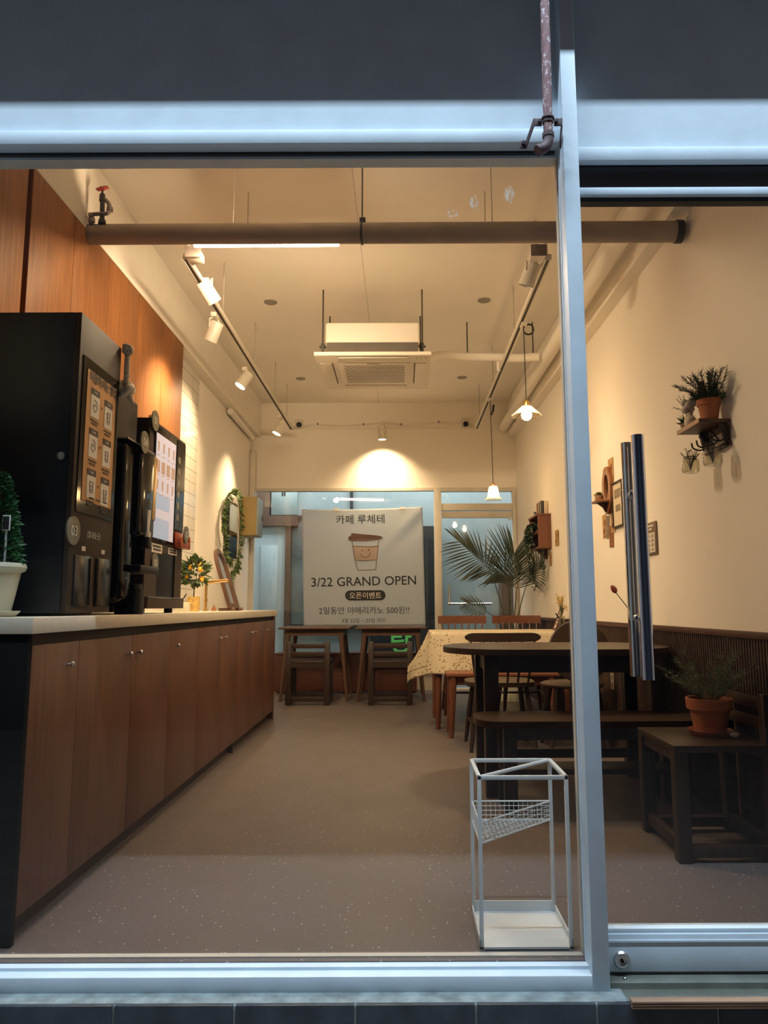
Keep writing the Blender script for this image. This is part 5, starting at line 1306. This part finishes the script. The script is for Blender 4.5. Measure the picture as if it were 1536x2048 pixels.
card('postcard', 'tall kraft postcard taped above the framed print', 'postcard', 4.70, 1.825, .115, .20, 'kraft')
card('postcard', 'small pale postcard taped below the wooden sconce on the far side', 'postcard', 5.05, 1.535, .10, .13, 'print_paper', .06)
card('postcard', 'kraft postcard in the middle of the card cluster under the sconce', 'postcard', 4.90, 1.475, .10, .17, 'kraft', -.05)
card('postcard', 'grey photo card overlapping the kraft card under the sconce', 'postcard', 4.82, 1.46, .08, .16, 'print_grey', .10, spot=False)
card('postcard', 'kraft postcard taped right beside the framed print, low down', 'postcard', 4.70, 1.49, .09, .15, 'kraft', .03)
card('postcard', 'lowest kraft postcard of the cluster, farther along the wall', 'postcard', 5.02, 1.385, .095, .17, 'kraft', -.04)
card('postcard', 'lowest kraft postcard of the cluster, closer to the framed print', 'postcard', 4.745, 1.39, .095, .15, 'kraft_dark', .05, spot=False)
card('postcard', 'narrow kraft card on the wall just beside the box shelf', 'postcard', 6.42, 1.55, .12, .14, 'kraft')
card('postcard', 'kraft card on the wall below the box shelf, nearer the floral table', 'postcard', 6.72, 1.375, .10, .13, 'kraft')
card('postcard', 'brown card on the wall below the box shelf, nearer the back door', 'postcard', 6.95, 1.37, .10, .16, 'kraft_dark', spot=False)
# framed art print
t = thing('framed_print', 'dark-framed art print on the plant wall behind the door handle', 'picture', (XR, 4.55, 1.44), None)
yc, hw_, z0_, z1_ = 4.555, .105, 1.435, 1.74
fm = MB().box(XR-.014, XR-.001, yc-hw_, yc-hw_+.01, z0_, z1_).box(XR-.014, XR-.001, yc+hw_-.01, yc+hw_, z0_, z1_).box(XR-.014, XR-.001, yc-hw_, yc+hw_, z0_, z0_+.01).box(XR-.014, XR-.001, yc-hw_, yc+hw_, z1_-.01, z1_)
obj('frame', fm, 'dark_recess', t); sh = obj('print', MB().box(XR-.006, XR-.002, yc-hw_+.01, yc+hw_-.01, z0_+.01, z1_-.01), 'print_paper', t)
sub('picture_area', MB().box(XR-.0068, XR-.006, yc-.065, yc+.065, 1.63, 1.69).box(XR-.0068, XR-.006, yc-.05, yc+.05, 1.54, 1.585), 'print_grey', sh)
# price board
t = thing('notice_board', 'small taupe notice board with a white printed panel on the plant wall', 'sign', (XR, 3.98, 1.22))
obj('board', MB().box(XR-.008, XR-.001, 3.89, 4.07, 1.222, 1.41, .001), 'sign_taupe', t)
pn = obj('panel', MB().box(XR-.0095, XR-.008, 3.91, 4.04, 1.235, 1.348), 'white_paper', t)
gr = MB()
for r_ in range(4):
    for c_ in range(2):
        gr.box(XR-.0103, XR-.0095, 3.925+c_*.062, 3.968+c_*.062, 1.245+r_*.026, 1.250+r_*.026); gr.box(XR-.0103, XR-.0095, 3.93+c_*.062, 3.955+c_*.062, 1.254+r_*.026, 1.259+r_*.026)
sub('caption', gr, 'grey_ink', pn)
obj('heading', MB().box(XR-.0088, XR-.008, 3.93, 4.03, 1.385, 1.393).box(XR-.0088, XR-.008, 3.955, 4.0, 1.366, 1.374), 'white_ink', t)
# wooden sconce shelf with oval opening
t = thing('wall_sconce', 'carved orange wood sconce with an oval opening and little ledge', 'sconce', (XR, 4.74, 1.55))
def sc(y, z): return Vector((XR-.001, y, z))
hs = [(4.66, 1.60), (4.645, 1.68), (4.65, 1.79), (4.675, 1.82), (4.69, 1.862), (4.74, 1.878), (4.79, 1.862), (4.805, 1.82), (4.83, 1.79), (4.835, 1.68), (4.82, 1.60), (4.79, 1.575), (4.77, 1.545), (4.71, 1.545), (4.69, 1.575)]
N_ = 30; ov = [(4.74+.048*math.cos(2*PI*k/N_), 1.735+.085*math.sin(2*PI*k/N_)) for k in range(N_)]
def ray_out(k):
    a = 2*PI*k/N_; c_ = Vector((4.74, 1.715)); d_ = Vector((math.cos(a), math.sin(a))); best = None
    for i in range(len(hs)):
        p, q_ = Vector(hs[i]), Vector(hs[(i+1) % len(hs)]); e = q_-p; den = d_.x*e.y-d_.y*e.x
        if abs(den) < 1e-9: continue
        w_ = p-c_; s_ = (w_.x*e.y-w_.y*e.x)/den; u_ = (w_.x*d_.y-w_.y*d_.x)/den
        if s_ > 0 and -1e-6 <= u_ <= 1+1e-6 and (best is None or s_ > best): best = s_
    q_ = c_+d_*best; return (q_.x, q_.y)
oo = [ray_out(k) for k in range(N_)]
sm = MB(); dx = Vector((-.028, 0, 0))
a1 = [sm.bm.verts.new(sc(*p)) for p in oo]; a2 = [sm.bm.verts.new(sc(*p)) for p in ov]; a3 = [sm.bm.verts.new(sc(*p)+dx) for p in oo]; a4 = [sm.bm.verts.new(sc(*p)+dx) for p in ov]
for i in range(N_):
    j = (i+1) % N_
    for q_ in ((a3[i], a3[j], a4[j], a4[i]), (a1[i], a1[j], a3[j], a3[i]), (a2[j], a2[i], a4[i], a4[j])): sm.face(q_)
obj('back_plate', sm, 'sconce_wood', t)
obj('mirror_inset', MB().prism([sc(*p)+Vector((-.004, 0, 0)) for p in ov], (-.003, 0, 0)), 'gloss_black', t)
obj('ledge', MB().box(XR-.12, XR-.028, 4.67, 4.81, 1.622, 1.636, .003), 'sconce_wood', t)
obj('bracket', MB().prism([(XR-.10, 4.73, 1.622), (XR-.028, 4.73, 1.622), (XR-.028, 4.73, 1.555), (XR-.04, 4.73, 1.56), (XR-.055, 4.73, 1.59)], (0, .02, 0)), 'shelf_wood', t)
t = thing('potted_succulent', 'tiny yellow-green succulent in a brown pot on the sconce ledge', 'plant', (XR-.075, 4.74, 1.636))
pc = (XR-.078, 4.74, 1.636)
obj('pot', MB().lathe([(0, 0), (.024, 0), (.030, .018), (.028, .036), (.022, .036), (0, .03)], pc, 24), 'brown_clay', t)
su = MB()
for k in range(26):
    a = 2.4*k; e = .2+.9*k/26; su.leaf(Vector(pc)+Vector((0, 0, .034)), (math.cos(a)*(1.1-e*.7), math.sin(a)*(1.1-e*.7), e), .042-.012*k/26, .016, k=2)
obj('leaves', su, 'succulent', t)
# near wall shelf with hooks
t = thing('hook_shelf', 'dark wooden hook shelf with two hanging jars on the plant wall', 'shelf', (XR, 3.05, 1.55))
SX0, SX1, SY0, SY1, SZ = 1.24, XR-.001, 2.875, 3.125, 1.66
obj('shelf_board', MB().box(SX0, SX1, SY0, SY1, SZ, SZ+.016, .001), 'shelf_wood', t)
obj('front_edge', MB().box(SX0-.004, SX0+.001, SY0+.002, SY1, SZ-.002, SZ+.018), 'sconce_wood', t)
obj('back_board', MB().box(XR-.016, XR-.001, SY0, SY1, SZ-.028, SZ).box(XR-.014, XR-.001, SY0, SY1, SZ-.105, SZ-.085), 'shelf_wood', t)
for yy in (SY0+.01, SY1-.03): obj('side_bracket', MB().prism([(SX1, yy, SZ), (SX1-.045, yy, SZ), (SX1-.022, yy, SZ-.105), (SX1, yy, SZ-.105)], (0, .014, 0)), 'dark_recess', t)
for k, yy in enumerate((2.885, 2.965, 3.03, 3.085)):
    obj('hook', MB().tube(bez([(XR-.016, yy, SZ-.065), (XR-.05, yy, SZ-.085), (XR-.085, yy, SZ-.075), (XR-.092, yy, SZ-.05)], 5), .004, 6).tube(bez([(XR-.016, yy, SZ-.065), (XR-.04, yy, SZ-.03), (XR-.055, yy, SZ-.02)], 4), .0035, 6), 'iron', t)
obj('rail', MB().tube([(XR-.03, SY0+.02, SZ-.10), (XR-.03, SY1-.02, SZ-.10)], .006, 8), 'dark_recess', t)
def jar(y, x, z, label, R):
    t = thing('hanging_jar', label, 'jar', (x, y, z), 'glass jars on the hook shelf')
    obj('glass', MB().lathe([(0, 0), (R*.85, 0), (R, R*.25), (R, R*1.35), (R*.72, R*1.7), (R*.72, R*1.95), (R*.80, R*2.0)], (x, y, z), 32), 'jar_glass', t, solid=.002)
    obj('wire_handle', MB().ring((x, y, z+R*1.85), (0, 0, 1), R*.75, .0018, 20, 5).tube(bez([(x, y-R*.75, z+R*1.85), (x-.0, y-R*.4, z+R*2.8), (x+.0, y, z+.098), (x, y+R*.4, z+R*2.8), (x, y+R*.75, z+R*1.85)], 5), .0015, 5), 'iron', t)
    sp = MB(); st = MB()
    for k in range(13):
        a = random.uniform(0, 2*PI); b0 = Vector((x+.01*math.cos(a), y+.01*math.sin(a), z+R*1.2)); e = b0+Vector((.034*math.cos(a), .034*math.sin(a), random.uniform(.04, .075)))
        st.tube([Vector((x, y, z+.012)), b0, e], [.0015, .0014, .0008], 4)
        for q in range(7): sp.leaf(b0.lerp(e, .3+.1*q), (random.uniform(-1, 1), random.uniform(-1, 1), random.uniform(-.3, 1)), .018, .007, k=1)
    obj('sprig', sp, 'leaf_dark', t); obj('stem', st, 'stem', t)
jar(3.055, XR-.115, 1.462, 'rounder glass jar with dry twigs hanging at the far end of the hook shelf', .039)
jar(2.88, XR-.085, 1.462, 'clear glass jar with green sprigs hanging at the near end of the hook shelf', .040)
# big pot on the shelf
t = thing('potted_shrub', 'spiky dark green plant in a terracotta pot on the hook shelf', 'plant', (1.30, 2.90, SZ+.016))
pc = Vector((1.312, 2.925, SZ+.016))
obj('pot', MB().lathe([(0, 0), (.036, 0), (.047, .072), (.051, .072), (.054, .098), (.048, .098), (.043, .088), (0, .088)], pc, 36), 'terracotta', t)
obj('soil', MB().lathe([(0, .092), (.043, .091), (.047, .088)], pc, 24), 'soil', t)
sh = MB(); ss = MB()
for k in range(30):
    a = random.uniform(0, 2*PI); L = random.uniform(.07, .16); o_ = random.uniform(.15, 1.5)
    d_ = Vector((math.cos(a)*o_, math.sin(a)*o_, 1)).normalized(); b0 = pc+Vector((.02*math.cos(a), .02*math.sin(a), .085))
    pts = [b0, b0+d_*L*.5+Vector((0, 0, .015)), b0+d_*L]
    for p in pts: p.x = min(p.x, XR-.02)
    c_ = bez(pts, 7); ss.tube(c_, [.002*(1-i/len(c_))+.0008 for i in range(len(c_))], 4)
    for p in c_[2:]:
        for _ in range(4): sh.leaf(p, Vector((random.uniform(-1, 1), random.uniform(-1, 1), random.uniform(-.3, .9)))+d_*.6, random.uniform(.018, .034), .013, k=1)
for k in range(340):
    a = random.uniform(0, 2*PI); r_ = .07*random.random()**.5; p = pc+Vector((r_*math.cos(a), r_*math.sin(a), .095+random.uniform(0, .05)*(1-r_/.1)))
    p.x = min(p.x, XR-.015); sh.leaf(p, (math.cos(a), math.sin(a), random.uniform(.0, 1)), .028, .015, k=1)
obj('foliage', sh, 'leaf_dark', t); obj('stem', ss, 'stem', t)
t = thing('dried_cotton_vase', 'small cream vase with white cotton balls and twigs on the hook shelf', 'vase', (1.26, 3.06, SZ+.016))
pc = Vector((1.272, 3.045, SZ+.016))
obj('vase', MB().lathe([(0, 0), (.02, 0), (.028, .02), (.026, .04), (.013, .055), (.012, .066), (.016, .07)], pc, 24), 'cream_vase', t, solid=.002)
ct = MB()
for q in ((-.02, .01, .088), (.012, .014, .094), (-.012, -.012, .108), (.016, -.01, .116), (0, .02, .12), (-.026, .0, .122)): ct.ball(pc+Vector(q), .0175, 12, 8)
obj('cotton_boll', ct, 'cotton', t)
tw = MB(); tl = MB()
for q in ((-.05, .03, .15), (-.06, .04, .11), (-.03, .05, .17), (-.02, .02, .165)):
    e = pc+Vector(q); tw.tube([pc+Vector((0, 0, .05)), pc+Vector(q)*.6+Vector((0, 0, .03)), e], [.002, .0016, .001], 5)
    for k in range(9): tl.leaf((pc+Vector((0, 0, .06))).lerp(e, .35+.075*k), (random.uniform(-1, 1), random.uniform(-1, 1), random.uniform(-.2, 1)), .016, .007, k=1)
obj('twig', tw, 'stem', t); obj('leaves', tl, 'leaf_dark', t)
t = thing('potted_succulent', 'dark spiky succulent in a small dark pot at the end of the hook shelf', 'plant', (1.245, 3.17, SZ+.016))
pc = Vector((1.275, 3.098, SZ+.016))
obj('pot', MB().lathe([(0, 0), (.024, 0), (.031, .03), (.027, .032), (0, .028)], pc, 20), 'brown_clay', t)
su = MB()
for k in range(24):
    a = 2.4*k; e = .25+1.1*k/24; su.leaf(pc+Vector((0, 0, .028)), (math.cos(a)*(1.1-.6*e), math.sin(a)*(1.1-.6*e), e), .06, .013, k=2)
obj('leaves', su, 'leaf_dark', t)
# socket in the wainscot
t = thing('wall_socket', 'white double wall socket set in the dark wainscot', 'socket', (XR-.023, 4.80, .42))
obj('plate', MB().box(XR-.028, XR-.021, 4.765, 4.835, .41, .52, .002), 'cream_metal', t); obj('socket_hole', MB().cyl((XR-.0285, 4.80, .44), (XR-.0275, 4.80, .44), .016).cyl((XR-.0285, 4.80, .49), (XR-.0275, 4.80, .49), .016), 'hole', t)

# ------------------------------------------------------------------ small things on the tables
t = thing('photo_frame', 'dark-edged photo frame leaning upright on the floral cloth', 'picture frame', (1.31, 6.12, .748))
def pf(y, h): return Vector((1.275+h*.36, 6.12+y, .751+h*.93))
n_ = Vector((-.93, 0, .36))
fr = MB()
for a, b in (((-.06, 0), (-.048, .19)), ((.048, 0), (.06, .19)), ((-.06, 0), (.06, .012)), ((-.06, .178), (.06, .19))):
    fr.prism([pf(a[0], a[1]), pf(b[0], a[1]), pf(b[0], b[1]), pf(a[0], b[1])], n_*.01)
obj('frame', fr, 'redwood', t)
pc_ = obj('photo', MB().prism([pf(-.048, .012), pf(.048, .012), pf(.048, .178), pf(-.048, .178)], n_*.004), 'print_paper', t)
dt = MB()
for k in range(4):
    p = pf(.01, .05+k*.03)+n_*.0045; dt.ball(p, (.003, .016, .009), 10, 6)
sub('picture_area', dt, 'ink', pc_)
obj('easel_back', MB().prism([pf(-.02, .15), pf(.02, .15), Vector((1.40, 6.14, .749)), Vector((1.40, 6.10, .749))], (.003, 0, 0)), 'black', t)
bpy.data.objects['easel_back'].location.x = -.045
t = thing('flower_vase', 'clear vase with yellow flowers on the floral cloth by the plant wall', 'vase', (1.30, 5.92, .748))
vc = Vector((1.295, 5.93, .749))
obj('glass', MB().lathe([(0, 0), (.028, 0), (.034, .03), (.026, .08), (.022, .11), (.027, .12)], vc, 24), 'jar_glass', t, solid=.002)
fs = MB(); fl = MB()
for k in range(16):
    a = random.uniform(0, 2*PI); e = vc+Vector((.05*math.cos(a)*random.random(), .05*math.sin(a)*random.random(), random.uniform(.19, .30)))
    fs.tube([vc+Vector((0, 0, .02)), vc+Vector((0, 0, .12)), e], .0015, 4)
    for q in range(14): fl.leaf(e+Vector((random.uniform(-.015, .015), random.uniform(-.015, .015), random.uniform(-.03, .015))), (random.uniform(-1, 1), random.uniform(-1, 1), random.uniform(-.3, 1)), .02, .013, k=1)
obj('stem', fs, 'green_stem', t); obj('blossom', fl, 'yellow', t)
t = thing('tulip_vase', 'slim dark vase of red tulips on the dark oval table behind the door handles', 'vase', (1.27, 3.98, .735))
vc = Vector((1.268, 3.98, .735))
obj('vase', MB().lathe([(0, 0), (.03, 0), (.033, .04), (.02, .10), (.017, .13), (.02, .135)], vc, 24), 'book_grey', t, solid=.002)
ts_ = MB()
for i, e in enumerate((vc+Vector((-.10, .0, .285)), vc+Vector((.01, .03, .27)))):
    b0 = vc+Vector((0, 0, .12)); c_ = bez([b0, b0.lerp(e, .5)+Vector((.01, 0, .0)), e], 5); ts_.tube(c_, .0025, 6)
    d_ = (e-b0).normalized(); tb_ = MB()
    tb_.lathe([(0, -.004), (.010, .002), (.0155, .014), (.0145, .028), (.009, .040), (.002, .047)], e, 18, d_, wob=lambda a, z: .10*math.cos(3*a))
    obj('tulip', tb_, 'tulip', t)
lf_ = MB(); lf_.leaf(vc+Vector((0, 0, .12)), (.32, -.02, .9), .17, .02, up=(0, -1, .2), k=5).leaf(vc+Vector((0, 0, .12)), (-.15, .1, .9), .13, .018, up=(0, -1, .2), k=5)
obj('stem', ts_, 'green_stem', t); obj('leaves', lf_, 'leaf_fern', t)

# ------------------------------------------------------------------ rusty drain pipe in front of the fascia
t = thing('drain_pipe', 'rusty chipped drain pipe with an elbow clamped to the shop fascia', 'pipe', (.448, 2.02, 2.29))
DX, DY = .4405, 1.992
obj('pipe', MB().tube([(DX+.004, DY, 3.03), (DX, DY, 2.33)], .0137, 28), 'rust', t)
eb = MB().tube(bez([(DX, DY, 2.345), (DX-.001, DY-.001, 2.318), (DX-.010, DY-.004, 2.297), (DX-.030, DY-.010, 2.283)], 6), .0155, 24)
eb.tube([(DX, DY, 2.330), (DX, DY, 2.342)], .0175, 24).tube([(DX-.026, DY-.009, 2.286), (DX-.036, DY-.012, 2.279)], [.0165, .0155], 20)
obj('elbow', eb, 'bracket', t)
obj('collar', MB().tube([(DX, DY, 2.376), (DX, DY, 2.384)], .0165, 28).tube([(DX, DY, 2.388), (DX, DY, 2.394)], [.0195, .0185], 28), 'bracket', t)
bk = MB(); 
for s_ in (-1, 1):
    xo = DX + (.0 if s_ < 0 else 0); a = xo+s_*.018; b = xo+s_*.042; c_ = xo+s_*.05; d_ = xo+s_*.072
    bk.box(min(a, b), max(a, b), DY-.003, DY+.001, 2.366, 2.390, .0008)
    bk.prism([(b-.002*s_, DY-.003, 2.390), (b-.002*s_, DY-.003, 2.366), (c_, 2.066, 2.350), (c_, 2.066, 2.372)], (.003*s_, 0, 0))
    bk.box(min(c_, d_), max(c_, d_), 2.0655, 2.0695, 2.345, 2.371, .0015)
br = obj('bracket', bk, 'bracket', t)
obj('bolt', MB().cyl((DX-.061, 2.066, 2.359), (DX-.061, 2.056, 2.359), .0065, n=6).cyl((DX+.061, 2.066, 2.359), (DX+.061, 2.058, 2.359), .006, n=6).cyl((DX-.025, DY-.003, 2.379), (DX-.025, DY-.009, 2.379), .005, n=6).cyl((DX+.025, DY-.003, 2.379), (DX+.025, DY-.009, 2.379), .005, n=6), 'iron', t)

# the plant wall runs slightly oblique: set what hangs on it against its surface
ANG = .0205
MOVES = {'hook': (.0955, .30, .106), 'mid': (.062, .209, .031), 'notice': (.076, .223, .020), 'far': (.023, .11, .011), 'socket': (.068, .21, -.02)}
for o in list(COL.objects):
    if o.parent is not None or o.get('kind') == 'structure' or 'label' not in o: continue
    n_, lb = o.name, o['label']; key = None
    if 'hook shelf' in lb: key = 'hook'
    elif 'box shelf' in lb: key = 'far'
    elif o.get('category') == 'postcard' or n_ in ('framed_print', 'wall_sconce') or 'sconce ledge' in lb: key = 'mid'
    elif n_ == 'notice_board': key = 'notice'
    elif n_ == 'wall_socket': key = 'socket'
    if key: o.location = o.location + Vector(MOVES[key]); o.rotation_euler.z = ANG
